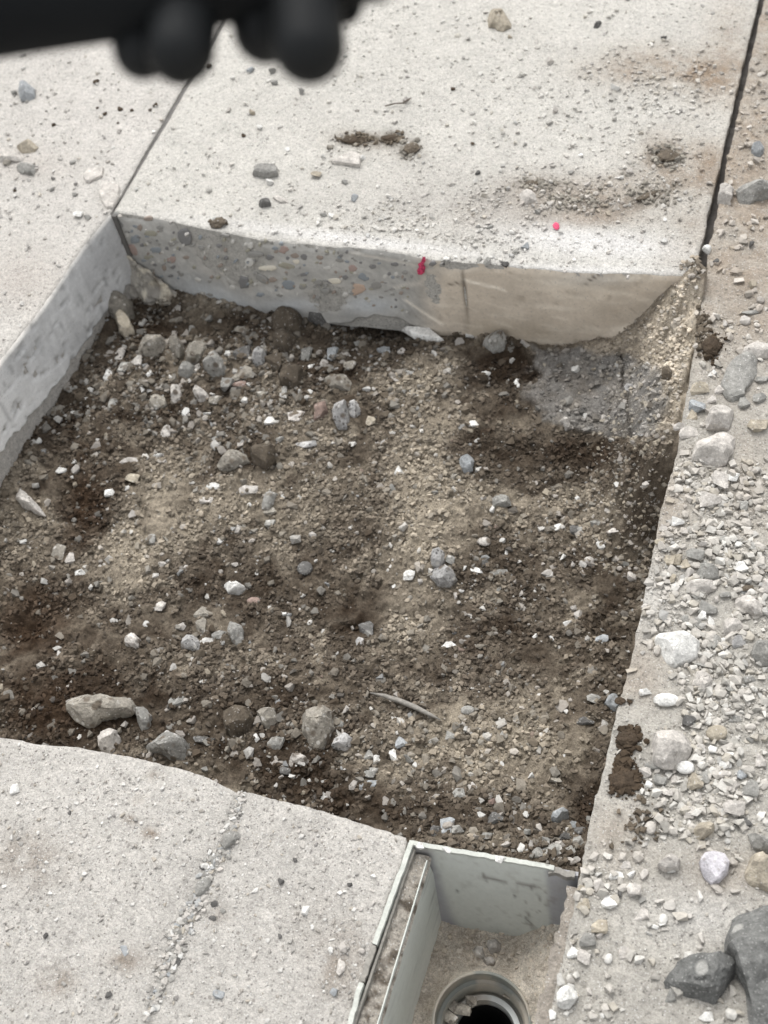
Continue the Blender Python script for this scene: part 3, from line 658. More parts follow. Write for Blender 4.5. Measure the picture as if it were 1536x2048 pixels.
hero('R', [(1376, 1664), (1390, 1648), (1416, 1642), (1434, 1650), (1428, 1664), (1404, 1676), (1388, 1684)], .014, 'tan', 'flat tan stone with a dark underside between the white pebbles and lilac stone', 13, .1)
hero('R', [(1500, 1296), (1512, 1280), (1535, 1274), (1560, 1290), (1556, 1322), (1528, 1328), (1508, 1316)], .026, 'grey', 'greenish grey stone at the right edge level with the largest white stone', 14, .2)
hero('R', [(1465, 1208), (1472, 1194), (1496, 1186), (1520, 1198), (1532, 1222), (1510, 1230), (1484, 1218)], .018, 'pale', 'pale stone with a pointed end just right of the long tapering stone', 15, .2)
hero('R', [(1436, 1248), (1456, 1234), (1486, 1238), (1494, 1250), (1476, 1264), (1446, 1272)], .016, 'pale', 'pale wedge shaped stone above and right of the largest white stone', 16, .2)
hero('R', [(1376, 1375), (1392, 1344), (1412, 1330), (1430, 1348), (1420, 1378), (1398, 1388)], .014, 'pale', 'flat pale stone half sunk in dust just below the largest white stone', 17, .2)
hero('R', [(1314, 1730), (1328, 1712), (1350, 1700), (1362, 1718), (1356, 1738), (1330, 1742)], .020, 'pale', 'rough pale stone left of the lilac white stone', 18, .2)
hero('R', [(1112, 1984), (1124, 1968), (1152, 1966), (1164, 1984), (1148, 2004), (1138, 2018), (1114, 2014)], .018, 'white', 'crumbly white stone on the right slab beside the outlet of the drain box', 19, .2)
hero('R', [(1396, 1990 - 820), (1392, 1130), (1414, 1118), (1442, 1122), (1448, 1146), (1424, 1160), (1400, 1156)], .012, 'grey', 'round edged grey stone touching the long tapering pale stone from above', 20, .15)
hero('U', [(1470, 372), (1488, 364), (1530, 358), (1556, 360), (1550, 384), (1510, 390), (1494, 402), (1478, 396)], .026, 'grey', 'grey wedge shaped rock beside the gap near the right edge', 21, .2, tilt=(0, .2))
hero('U', [(1443, 366), (1456, 356), (1470, 356), (1466, 384), (1458, 410), (1440, 408), (1434, 396), (1440, 382)], .018, 'pale', 'pale upright chunk of concrete wedged across the open gap', 22, .12)
hero('U', [(1418, 535 - 30), (1410, 500), (1404, 494), (1416, 488), (1424, 492), (1420, 502)], .010, 'white', 'small white chip stuck in the lower end of the open gap', 23, .1)
# pit
hero('P', [(277, 1480), (288, 1462), (320, 1458), (350, 1466), (376, 1480), (386, 1498), (372, 1514), (340, 1510), (306, 1502), (284, 1494)], .036, 'grey', 'largest grey rock with white spots against the near slab edge', 31, .25)
hero('P', [(598, 1424), (616, 1406), (646, 1404), (668, 1424), (666, 1452), (650, 1486), (634, 1500), (612, 1488), (602, 1456)], .040, 'dirty', 'big grey brown rock with a pointed lower end in the near part of the pit', 32, .25)
hero('P', [(193, 1476), (206, 1458), (230, 1456), (238, 1474), (226, 1500), (202, 1504)], .026, 'pale', 'upright pale grey stone left of the largest grey rock, at the near slab edge', 33, .25)
hero('P', [(110, 1398), (150, 1388), (230, 1392), (280, 1400), (262, 1420), (200, 1436), (178, 1452), (150, 1440), (128, 1420)], .030, 'dirty', 'broad crumbling grey lump with white specks at the left near end of the pit', 34, .3)
hero('P', [(444, 1418), (470, 1406), (500, 1414), (508, 1440), (494, 1468), (462, 1470), (446, 1452)], .032, 'brown', 'rounded brown soil covered rock between the grey rocks at the near end', 35, .25)
hero('P', [(270, 1412), (286, 1410), (300, 1426), (296, 1450), (284, 1462), (274, 1446)], .022, 'grey', 'narrow grey stone standing behind the largest grey rock', 36, .2)
hero('P', [(512, 1424), (528, 1406), (548, 1412), (552, 1438), (536, 1454), (516, 1446)], .024, 'dirty', 'olive grey stone right of the rounded brown rock', 37, .2)
hero('P', [(27, 978), (36, 974), (60, 994), (84, 1018), (88, 1026), (66, 1020), (40, 1008), (30, 994)], .024, 'pale', 'pale triangular shard lying below the lower end of the left wall', 38, .2, rough=.03)
hero('B', [(270, 690), (286, 668), (306, 658), (326, 664), (330, 682), (314, 700), (292, 708), (276, 704)], .034, 'dirty', 'large soil stained angular stone, first of the row under the far wall', 39, .3)
hero('B', [(335, 690), (338, 670), (350, 665), (364, 676), (366, 696), (356, 708), (344, 702)], .030, 'dirty', 'stone with one bright white edge beside the large soil stained stone', 40, .3)
hero('B', [(364, 712), (372, 694), (396, 682), (412, 680), (408, 702), (390, 718), (370, 722)], .026, 'dirty', 'pale streaked slanting stone between the white edged stone and the pyramid stone', 41, .2)
hero('B', [(403, 722), (412, 704), (424, 692), (440, 708), (452, 728), (440, 742), (418, 742), (406, 734)], .038, 'grey', 'pyramid shaped pale grey stone in the middle of the far left rubble', 42, .4, top=.3)
hero('B', [(502, 712), (508, 692), (522, 685), (531, 694), (526, 716), (514, 727), (504, 724)], .028, 'mottled', 'white upright oval stone with dark marks under the far wall', 43, .25)
hero('B', [(664, 830), (668, 806), (680, 794), (694, 802), (698, 830), (690, 846), (672, 846)], .034, 'mottled', 'tall black and white mottled rock in the middle of the pit rubble', 44, .25)
hero('B', [(696, 812), (706, 792), (716, 802), (720, 816), (708, 830), (698, 826)], .026, 'mottled', 'smaller mottled rock touching the tall mottled rock on its right', 45, .25)
hero('B', [(352, 738), (362, 722), (388, 722), (388, 744), (374, 756), (358, 750)], .022, 'grey', 'blocky grey stone below the white edged stone', 46, .2)
hero('B', [(340, 778), (350, 762), (360, 772), (362, 792), (350, 804), (340, 798)], .024, 'pale', 'upright pale stone in the far left rubble, below the blocky grey stone', 47, .25)
hero('B', [(382, 768), (400, 770), (416, 786), (414, 798), (396, 798), (386, 784)], .022, 'pale', 'slanting pale stone beside the upright pale stone', 48, .25)
hero('B', [(294, 806), (314, 786), (336, 792), (338, 804), (318, 814), (298, 814)], .018, 'dirty', 'flat olive grey stone below the far left rubble', 49, .15)
hero('B', [(544, 740), (572, 730), (606, 732), (612, 756), (586, 768), (556, 764)], .030, 'brown', 'broad brown soil covered stone under the far wall rubble', 50, .3)
hero('B', [(542, 672), (560, 650), (590, 658), (592, 684), (570, 698), (548, 690)], .034, 'brown', 'olive brown rock close under the middle of the far wall', 51, .3)
hero('B', [(530, 652), (536, 632), (560, 610), (590, 610), (612, 628), (604, 650), (570, 662)], .030, 'brown', 'big brown clod of soil lodged against the foot of the far wall', 52, .3)
hero('B', [(642, 760), (652, 750), (690, 748), (704, 762), (698, 778), (664, 776)], .018, 'dirty', 'flat grey stone above the mottled rocks', 53, .2)
hero('B', [(626, 836), (630, 800), (650, 798), (655, 822), (644, 834)], .018, 'red', 'pinkish brown stone left of the mottled rocks', 54, .2)
hero('B', [(216, 622), (222, 596), (238, 578), (258, 586), (262, 612), (252, 634), (232, 640)], .05, 'dirty', 'brownish grey rock wedged at the foot of the left wall corner', 55, .25)
hero('B', [(229, 622), (246, 620), (262, 642), (266, 660), (244, 666), (234, 654)], .034, 'tan', 'cream and tan stone leaning in the left wall corner', 56, .2)
hero('B', [(603, 0 + 613), (618, 600), (664, 602), (672, 628), (640, 640), (612, 632)], .040, 'dark', 'dark grey broken lump sticking out below the far wall', 57, .3)
hero('B', [(802, 655), (862, 660), (888, 682), (870, 684), (830, 674)], .014, 'white', 'bright white wedge shaped slab lying under the hollow of the far wall', 58, .06, rough=.015, top=.85)
hero('B', [(962, 682), (974, 664), (1000, 660), (1014, 672), (1010, 690), (986, 696)], .028, 'grey', 'grey stone against the foot of the tan part of the far wall', 59, .2)
hero('P', [(430, 930), (440, 912), (462, 894), (490, 902), (498, 920), (470, 932), (448, 938)], .020, 'dirty', 'soil crusted pale rock in front of the shadowed brown clod', 60, .25)
hero('P', [(488, 912), (500, 892), (524, 880), (548, 890), (550, 912), (530, 930), (508, 926)], .032, 'brown', 'brown clod casting a dark shadow in the middle left of the pit', 61, .3)
hero('P', [(520, 1012), (524, 992), (540, 980), (556, 978), (548, 1000), (536, 1016)], .018, 'grey', 'jagged pale grey stone below the brown clod', 62, .2)
hero('P', [(860, 1118), (862, 1100), (874, 1092), (888, 1100), (890, 1116), (878, 1130), (864, 1128)], .026, 'mottled', 'knobbly mottled stone, upper one of the pair right of the sandy ridge', 63, .3)
hero('P', [(858, 1148), (866, 1134), (892, 1130), (910, 1140), (912, 1154), (900, 1166), (876, 1166)], .028, 'mottled', 'grey stone with a white top, lower one of the pair right of the sandy ridge', 64, .25)
hero('P', [(440, 1166), (458, 1163), (480, 1166), (496, 1178), (484, 1186), (456, 1184)], .014, 'white', 'long white stone lying flat in the left half of the soil', 65, .15)
hero('P', [(918, 924), (922, 908), (938, 902), (948, 914), (944, 934), (930, 942)], .024, 'blue', 'blue grey stone in the dark soil right of the middle', 66, .25)
hero('P', [(976, 994), (992, 984), (1016, 990), (1032, 1004), (1010, 1014), (986, 1012)], .010, 'grey', 'flat angular grey chip half buried in the right half of the pit', 67, .12)
hero('P', [(452, 1256), (458, 1238), (474, 1236), (486, 1258), (484, 1286), (470, 1292), (458, 1276)], .022, 'grey', 'curved grey stone standing among rubble in the lower left of the pit', 68, .2)
hero('P', [(358, 1292), (364, 1276), (384, 1264), (398, 1280), (394, 1298)], .022, 'mottled', 'white and grey stone beside the curved grey stone', 69, .2)
hero('P', [(243, 1290), (248, 1272), (264, 1264), (280, 1276), (276, 1294)], .020, 'pale', 'pale lumpy stone at the lower left, left of the other rubble', 70, .2)
hero('H', [(1102, 1640), (1104, 1616), (1122, 1608), (1138, 1620), (1136, 1638), (1118, 1648)], .024, 'blue', 'bluish white stone above the drain box rim', 71, .25)
hero('P', [(1208, 1404), (1216, 1390), (1236, 1390), (1246, 1406), (1240, 1424), (1222, 1416)], .028, 'blue', 'bluish white stone with dark veins touching the right slab edge', 72, .25)
hero('P', [(1128, 846), (1119, 836), (1130, 830), (1142, 836), (1142, 852), (1130, 856)], .016, 'pale', 'pale round stone on the edge of the grey concrete patch', 73, .2)
hero('U', [(1322, 750), (1324, 736), (1338, 730), (1346, 744), (1340, 754)], .014, 'brown', 'brownish stone stuck in the sandy bank at the far right corner', 74, .2)
hero('P', [(662, 1492), (668, 1474), (688, 1462), (704, 1470), (706, 1486), (690, 1498)], .022, 'mottled', 'pale mottled stone right of the big grey brown rock', 75, .25)
hero('P', [(576, 1520), (584, 1506), (604, 1506), (618, 1518), (610, 1530), (592, 1530)], .018, 'pale', 'pale stone below the big grey brown rock', 76, .25)
# upper slabs
hero('L', [(35, 182), (40, 168), (54, 163), (67, 172), (69, 188), (56, 197), (40, 194)], .024, 'blue', 'round bluish grey stone on the left slab under the black handle', 81, .2)
hero('L', [(28, 291), (42, 282), (66, 280), (74, 290), (64, 302), (40, 301)], .016, 'tan', 'oval tan stone near the left edge of the left slab', 82, .2)
hero('L', [(-20, 304), (12, 296), (40, 306), (50, 318), (20, 322), (-20, 318)], .012, 'pale', 'long flat pale flake at the left edge of the left slab', 83, .1)
hero('L', [(31, 336), (40, 326), (66, 326), (78, 336), (72, 346), (44, 344)], .014, 'grey', 'grey striped stone below the long flat pale flake', 84, .15)
hero('L', [(165, 348), (178, 338), (208, 335), (204, 352), (186, 360), (172, 368)], .007, 'pale', 'thin flat pale chip on the left slab above the pit corner', 85, .05, rough=.02)
hero('L', [(196, 384), (204, 366), (226, 364), (240, 372), (236, 400), (218, 430), (210, 412)], .006, 'pale', 'triangular pale flake hanging over the corner where the walls meet', 86, .04, rough=.02, top=.85)
hero('F', [(505, 346), (508, 332), (530, 326), (554, 330), (556, 346), (534, 352)], .016, 'grey', 'brick shaped grey banded stone on the slab beyond the pit', 87, .12, rough=.03)
hero('F', [(662, 324), (676, 312), (700, 304), (722, 310), (720, 332), (690, 328)], .010, 'pale', 'flat white stone just below the dark dirt on the far slab', 88, .06, rough=.03)
hero('F', [(516, 408), (522, 396), (538, 394), (542, 406), (530, 414)], .014, 'dark', 'dark grey stone beside a thin pale flake on the far slab', 89, .2)
hero('F', [(544, 392), (560, 392), (580, 402), (574, 408), (556, 402)], .005, 'pale', 'thin pale flake beside the dark grey stone on the far slab', 90, .05)
hero('F', [(972, 32), (980, 18), (1000, 20), (1010, 16), (1026, 26), (1024, 46), (1008, 56), (990, 50), (976, 46)], .022, 'tan', 'rough lumpy stone with brown stains at the top of the far slab', 91, .22, rough=.1)
hero('F', [(1186, 54), (1190, 46), (1200, 38), (1204, 42), (1196, 54)], .008, 'dark', 'small dark oblong pebble at the top of the far slab', 92, .2)
hero('F', [(1036, 388), (1050, 378), (1070, 382), (1074, 398), (1056, 408), (1040, 402)], .012, 'pale', 'striped pale stone in the tan rubble patch on the far slab', 93, .15)
hero('U', [(1502, 296), (1508, 282), (1522, 280), (1530, 294), (1522, 308), (1508, 306)], .018, 'blue', 'round bluish stone on the right slab near the top right', 94, .2)
hero('N', [(440, 1688), (446, 1670), (464, 1662), (482, 1660), (480, 1674), (464, 1690), (448, 1700)], .008, 'grey', 'smooth flat grey pebble in the upper part of the slab crack', 95, .1, rough=.015, top=.7, name='pebble', cat='pebble')
hero('N', [(386, 1790), (392, 1768), (404, 1752), (418, 1746), (426, 1752), (416, 1774), (402, 1790), (392, 1796)], .010, 'grey', 'long streaked grey stone lying along the slab crack', 96, .15, rough=.04)
hero('D', [(972, 1890), (976, 1880), (990, 1876), (1002, 1884), (1000, 1902), (988, 1908), (978, 1902)], .014, 'pale', 'largest pale stone of the cluster on the sand inside the drain box', 97, .2)
hero('D', [(964, 1922), (968, 1914), (984, 1912), (990, 1922), (986, 1936), (970, 1934)], .012, 'pale', 'squarish pale stone just behind the outlet pipe inside the drain box', 98, .15)
hero('D', [(944, 1898), (952, 1888), (968, 1892), (972, 1910), (964, 1918), (950, 1910)], .010, 'pale', 'flat triangular pale stone left of the cluster in the drain box', 99, .15)


# ---- further single stones: zone, x, y, width, height, kind [, shape]
ROWS = """
B 274 720 30 28 pale|B 249 736 28 36 grey|B 240 708 22 30 pale|B 214 750 18 28 white|B 457 710 14 24 white|B 485 705 36 36 dark|B 454 768 30 34 grey|B 480 746 46 30 dirty|B 545 725 38 42 brown|B 617 734 30 20 white
B 613 708 24 34 grey|B 665 707 22 34 blue|B 733 782 16 18 white|B 592 832 34 24 pale|B 739 842 24 22 tan|B 330 862 30 32 pale|B 612 888 42 20 mottled|B 210 636 18 24 blue|B 142 778 24 24 grey|B 182 782 14 14 white
B 170 798 16 12 white|B 115 822 26 26 dirty|B 78 883 18 10 white|B 497 617 46 20 brown|B 768 703 28 30 blue|B 490 802 18 18 white|B 500 771 18 12 white|B 478 768 30 14 red|B 415 828 16 12 white|B 540 842 26 20 white
B 435 880 30 16 grey|B 372 826 20 12 white|B 318 682 18 20 grey|B 566 780 24 20 grey|B 520 790 22 18 dirty|B 600 800 20 16 grey|B 430 800 26 22 dirty|B 300 745 18 22 white|B 262 770 20 16 dirty|B 226 810 18 26 grey
B 145 830 10 18 white|B 285 782 20 10 white|B 395 735 14 12 pale|B 560 800 22 18 dirty|B 590 700 26 24 brown|B 646 726 20 18 pale|B 700 730 28 22 dirty|B 716 690 20 16 grey|B 480 660 24 18 dirty|B 430 655 22 18 brown
B 620 785 18 12 white|B 660 745 18 14 dirty|B 690 712 14 22 pale|B 740 740 22 16 dirty|B 350 705 12 10 white|B 352 640 26 18 dirty|B 385 662 20 14 grey|B 350 618 22 16 pale|B 330 606 26 16 dirty|B 420 640 24 14 grey
B 973 752 26 11 white|B 1032 766 22 26 white|B 1150 740 11 26 white r|B 1187 739 12 9 tan|B 1260 777 22 24 mottled|B 946 848 24 18 white|B 909 816 13 12 white|B 841 839 13 11 white|B 820 744 14 12 white|B 790 759 16 16 pale
B 805 707 14 24 pale|B 955 662 20 16 pale|B 940 672 20 14 white|B 1078 680 14 12 white|B 1028 672 18 14 grey|B 1050 690 22 14 pale|B 920 688 24 14 pale|B 900 700 26 12 tan|B 1100 700 18 12 dirty
P 120 941 26 14 white|P 12 940 12 36 white|P 150 926 15 12 white|P 152 942 20 14 pale|P 220 986 24 20 white|P 265 957 30 22 tan|P 255 978 16 12 white r|P 426 973 28 19 white r|P 317 913 28 14 white|P 258 922 36 14 pale
P 497 980 40 22 pale|P 540 1022 32 18 dirty|P 412 1000 28 18 pale|P 541 1047 26 20 grey|P 477 1060 20 16 pale|P 440 1085 18 14 white|P 265 1030 20 14 pale r|P 302 1078 20 26 grey|P 345 1065 18 14 pale|P 140 1118 24 28 pale
P 118 1105 28 38 dirty|P 160 1146 22 18 white|P 610 1136 30 34 dark r|P 515 1148 14 12 white|P 327 1129 18 14 pale|P 320 1212 20 24 pale|P 435 1270 28 20 grey|P 404 1225 42 28 dirty|P 400 1255 24 40 dirty|P 293 1250 14 12 white
P 362 1255 24 14 pale|P 507 1202 26 18 red r|P 412 1286 30 20 white|P 452 1282 46 26 brown|P 567 1230 14 16 white|P 730 1262 34 40 dark|P 712 1285 30 20 mottled|P 627 1075 20 16 pale|P 48 1085 14 12 white|P 96 1010 18 12 pale
P 330 925 14 10 pale|P 568 995 12 10 white|P 440 1035 10 12 white|P 272 1174 12 10 white|P 372 1136 12 12 pale|P 560 880 22 16 grey|P 410 922 16 16 dirty|P 620 870 22 12 dirty|P 500 1010 12 12 white|P 470 1130 14 10 pale
P 797 942 24 26 white|P 1155 999 14 16 white|P 969 1082 26 22 pale r|P 1005 1086 18 16 white|P 1014 1107 16 14 white|P 900 1120 20 22 grey|P 817 1150 26 24 white|P 954 1141 28 15 white|P 998 1145 40 18 grey|P 971 1128 20 24 dark
P 1118 1057 22 18 white|P 1153 1060 28 24 dark|P 1235 1060 48 12 pale|P 1202 1092 20 14 white|P 1178 1121 20 18 pale r|P 1124 1115 16 14 white|P 1093 1147 18 18 pale|P 1263 1152 20 20 pale|P 1135 1246 16 18 white|P 1072 1275 16 22 white
P 1103 1277 14 12 white|P 1203 1277 26 16 blue|P 898 1290 30 14 white|P 1158 1232 20 16 pale|P 985 1021 14 12 white r|P 930 1138 14 10 white|P 840 1165 18 10 pale|P 788 1174 10 10 white|P 923 1182 14 10 white|P 913 1194 14 12 pale
P 968 998 18 12 pale|P 870 985 14 10 grey|P 1040 1042 16 12 tan|P 1185 1012 20 12 dirty|P 1236 970 16 10 white r|P 1290 970 16 12 pale|P 1216 1023 14 10 pale|P 1250 1130 18 12 grey|P 1146 1130 16 10 pale|P 1230 1150 18 12 dirty
P 785 978 20 14 grey|P 832 975 16 10 dirty|P 1190 1048 24 18 grey|P 1030 1194 14 10 pale|P 997 1181 16 12 grey|P 855 1240 26 12 dirty|P 1148 1218 16 12 pale|P 1000 1205 16 10 dirty|P 940 1230 14 10 pale
G 356 1405 38 22 grey|G 410 1480 46 16 dark|G 677 1445 22 24 grey|G 550 1487 36 30 grey|G 512 1477 18 14 white|G 570 1542 22 18 dark|G 735 1570 40 20 blue|G 742 1545 28 22 grey|G 737 1510 24 22 grey|G 755 1520 18 26 white
G 585 1552 16 18 white|G 707 1572 20 16 pale|G 1188 1398 30 20 grey|G 1168 1442 40 18 dark|G 900 1470 26 20 grey|G 800 1485 28 26 blue|G 940 1505 24 18 brown|G 918 1587 24 30 grey|G 1063 1553 14 16 white|G 895 1652 28 36 blue
G 988 1637 36 28 dark|G 963 1631 18 12 white r|G 985 1605 20 12 red|G 1053 1630 14 14 white|G 945 1575 18 14 pale|G 817 1520 20 16 grey|G 830 1531 14 12 white r|G 785 1512 16 26 white|G 490 1555 16 14 grey|G 455 1500 20 14 dirty
G 410 1540 18 14 grey|G 690 1420 18 14 pale|G 1070 1436 20 14 dirty|G 1132 1424 14 12 white|G 932 1458 14 10 white|G 935 1420 26 20 grey r|G 978 1480 16 10 pale|G 1005 1530 14 12 white|G 1110 1560 26 14 dirty|G 1126 1512 12 10 white
G 250 1450 20 12 pale|G 160 1475 16 12 white|G 336 1470 18 10 white|G 490 1590 14 10 white|G 535 1592 12 9 white
H 1103 1702 40 30 grey|H 1076 1707 32 24 grey|H 1158 1690 26 36 grey|H 1043 1698 18 14 white|H 1138 1722 24 18 pale|H 1120 1690 22 18 pale|H 1140 1702 20 20 grey|H 1060 1690 20 16 pale|H 1090 1682 20 14 grey|H 1128 1672 24 20 dark
H 1160 1660 22 20 dark|H 1155 1720 18 14 pale|H 1010 1690 20 14 pale|H 975 1672 24 16 grey|H 915 1660 26 22 grey|H 870 1662 30 22 dark|H 1145 1652 20 18 blue|H 1080 1655 18 12 pale|H 1055 1665 16 10 grey|H 1180 1640 16 18 grey
U 1393 812 34 28 blue|U 1423 750 22 14 white|U 1488 807 24 26 grey|U 1518 852 42 30 tan|U 1378 868 38 28 pale|U 1433 525 20 11 dark|U 1503 492 20 12 dark|U 1505 572 24 14 tan|U 1328 484 16 12 white|U 1440 780 30 20 pale
U 1380 832 24 24 tan|U 1360 855 26 18 pale|U 1420 800 22 16 pale|U 1400 780 36 30 tan|U 1500 625 30 14 grey|U 1450 650 20 12 pale|U 1490 645 28 12 pale|U 1398 560 14 12 dark|U 1525 760 28 16 grey|U 1520 800 26 24 grey
R 1440 962 32 46 pale|R 1417 998 50 38 pale|R 1467 955 24 18 white|R 1488 1012 20 22 grey|R 1353 1042 30 22 white|R 1483 1135 26 24 white|R 1413 1215 42 30 grey|R 1400 1232 22 18 white|R 1340 1122 22 28 tan|R 1354 1120 22 24 tan
R 1370 1128 26 24 tan|R 1390 1110 36 26 grey|R 1432 1287 22 30 grey|R 1450 1280 20 16 white|R 1478 1286 26 28 mottled|R 1495 1177 26 18 brown|R 1528 1175 26 30 pale|R 1333 1400 48 28 white r|R 1433 1465 38 34 tan r|R 1370 1535 34 28 white r
R 1388 1564 36 36 tan|R 1408 1555 20 30 grey|R 1468 1617 42 32 pale|R 1375 1442 32 24 dark|R 1288 1545 26 20 pale|R 1308 1530 36 22 grey|R 1448 1530 30 18 white|R 1447 1548 30 14 pale|R 1482 1550 24 18 blue|R 1500 1578 30 36 grey
R 1465 1575 28 18 pale|R 1395 1600 20 30 pale|R 1378 1625 24 26 pale|R 1218 1805 30 26 white|R 1200 1773 24 30 pale|R 1268 1780 28 26 pale|R 1233 1753 28 18 white|R 1265 1752 20 18 white|R 1288 1750 22 14 pale|R 1252 1733 20 18 pale
R 1200 1853 32 30 tan|R 1203 1873 22 18 pale|R 1145 1906 28 22 white|R 1167 1915 26 28 pale|R 1175 1880 32 28 grey|R 1316 1990 1 1 pale|R 1338 1992 22 24 grey|R 1415 2033 30 18 white|R 1438 1786 14 18 pale|R 1325 1847 12 18 white
R 1280 1830 30 20 pale|R 1168 1808 30 22 tan|R 1168 1776 36 12 tan|R 1240 1788 14 16 dark|R 1284 1802 20 14 grey|R 1310 1855 16 12 white|R 1250 1910 22 30 pale|R 1180 1983 18 16 pale|R 1103 2030 18 18 white|R 1205 2032 12 10 white
R 1340 1740 18 14 white|R 1405 1090 20 16 pale|R 1448 1078 22 16 grey|R 1475 1090 20 16 white|R 1368 1068 20 12 pale|R 1320 1085 24 14 tan|R 1328 1060 20 12 pale|R 1470 1160 20 14 pale|R 1345 1160 22 16 tan|R 1378 1148 22 16 pale
R 1450 1190 22 18 grey|R 1432 1200 18 14 pale|R 1395 1250 22 30 grey|R 1370 1240 16 26 grey|R 1420 1245 26 12 white|R 1405 1330 34 12 grey|R 1440 1345 16 14 white|R 1460 1380 22 16 grey|R 1500 1360 26 18 grey|R 1410 1000 1 1 pale
R 1290 1385 24 18 white|R 1310 1500 22 16 pale|R 1400 1500 22 22 pale|R 1425 1500 18 14 white|R 1460 1510 18 14 white|R 1320 1560 26 22 grey|R 1350 1560 22 20 pale|R 1298 1570 18 14 white|R 1335 1585 26 16 pale|R 1500 1480 18 14 grey
R 1520 1520 24 30 pale|R 1382 1450 12 12 pale|R 1470 1440 24 16 grey|R 1455 1425 16 12 pale|R 1330 1640 12 10 pale|R 1485 1645 34 22 dark|R 1440 1640 18 12 pale
F 632 350 22 18 tan|F 647 430 14 14 grey|F 662 432 14 14 white|F 711 398 20 16 blue|F 456 221 20 10 pale|F 505 226 16 16 tan|F 1327 75 14 10 dark|F 1231 178 20 16 white|F 1110 223 20 12 pale r|F 1100 125 22 12 pale
F 690 365 12 10 grey|F 604 185 18 10 grey|F 501 142 14 15 blue r|F 545 144 22 14 grey r|F 551 166 14 14 grey r|F 520 257 16 10 white|F 574 300 16 14 white|F 540 366 18 14 white|F 1142 345 14 10 grey|F 955 347 12 9 dark
F 1050 290 12 10 grey|F 1240 355 14 12 white|F 813 203 18 10 pale|F 1162 312 12 10 white|F 660 297 14 12 dirty|F 725 318 16 14 white|F 1260 345 18 12 pale|F 1175 370 16 10 pale|F 1100 410 20 9 pale|F 1075 425 18 12 grey
F 1050 495 20 16 blue|F 1032 505 18 10 grey|F 960 520 14 10 grey|F 980 455 16 10 grey|F 1330 440 12 10 white|F 886 528 10 9 dark|F 975 525 16 18 grey|F 1010 530 18 10 dark|F 1190 495 10 8 grey|F 1020 75 14 8 tan
L 156 430 20 18 white|L 176 437 24 8 grey|L 29 187 12 11 grey|L 105 380 14 8 grey|L 146 326 16 10 grey|L 150 390 16 8 grey|L 30 380 10 8 dark|L 140 205 12 8 pale|L 15 328 14 14 dirty|L 105 358 10 8 dark
N 248 1902 22 14 blue r|N 436 1988 24 16 blue|N 687 1896 22 15 pale r|N 612 1821 15 22 white|N 662 1902 16 12 white|N 724 1903 18 12 pale|N 680 1935 20 30 pale|N 668 1985 20 14 blue|N 625 1855 14 10 white|N 562 1763 16 14 dark
N 560 1872 9 8 dark|N 28 1750 1 1 grey|N 140 1626 10 9 dark|N 590 1720 8 10 dark|N 700 1770 10 12 dark|N 30 1580 18 26 white|N 218 1990 16 12 dark|N 92 1872 10 10 dark
"""
exec_rows = []
ALLROWS = []
for row in ROWS.replace('\n', '|').split('|'):
    q = row.split()
    if len(q) < 6 or float(q[3]) < 5: continue
    ALLROWS.append((q[0], *[float(v) for v in q[1:5]], q[5], q[6] if len(q) > 6 else 'a'))
ALLROWS.sort(key=lambda q: -q[3] * q[4])
NAMED, CHIPS = ALLROWS[:196], list(ALLROWS[196:])
LANDMARKS = [(1363, 1290, 'largest chalky white stone'), (1344, 1495, 'big angular pale stone'), (1428, 890, 'large pale lump'), (1475, 750, 'flat concrete fragment'), (1403, 1175, 'long tapering stone'), (1430, 1733, 'lilac white stone'), (1400, 1955, 'dark slate rock'),
  (332, 1485, 'largest grey rock in the pit'), (632, 1450, 'pointed grey brown rock'), (475, 1440, 'rounded brown rock'), (190, 1415, 'crumbling grey lump'), (55, 997, 'pale triangular shard'), (300, 682, 'large soil stained stone'), (425, 722, 'pyramid shaped stone'), (516, 706, 'white upright oval stone'),
  (681, 820, 'tall mottled rock'), (578, 745, 'broad brown stone'), (567, 675, 'olive brown rock'), (245, 640, 'cream and tan leaning stone'), (845, 668, 'white wedge slab'), (988, 677, 'grey stone at the tan wall'), (524, 908, 'shadowed brown clod'), (876, 1110, 'knobbly mottled stone'), (468, 1175, 'long white flat stone'),
  (930, 922, 'blue grey stone'), (1004, 1000, 'flat angular grey chip'), (470, 1262, 'curved grey stone'), (1120, 1627, 'bluish white stone behind the drain'), (1222, 1402, 'veined stone at the slab edge'), (1130, 843, 'round stone on the grey patch'), (52, 180, 'round bluish grey stone'), (55, 290, 'oval tan stone'),
  (531, 338, 'brick shaped grey stone'), (1000, 36, 'rough lumpy stained stone'), (1055, 393, 'striped pale stone'), (1112, 452, 'round pink paint dot'), (712, 280, 'dark earth smear'), (1250, 1480, 'upper dark clod'), (1245, 1562, 'lower dark clod'), (460, 1680, 'flat pebble in the crack'), (405, 1770, 'streaked crack stone'),
  (1140, 1990, 'crumbly white stone'), (1455, 383, 'concrete chunk in the gap'), (1520, 1740, 'tan lumpy stone'), (1405, 1662, 'flat tan stone'), (230, 1478, 'upright pale grey stone'), (1520, 1300, 'greenish grey stone'), (843, 530, 'pink paint streak'), (688, 1480, 'mottled stone of the near end')]
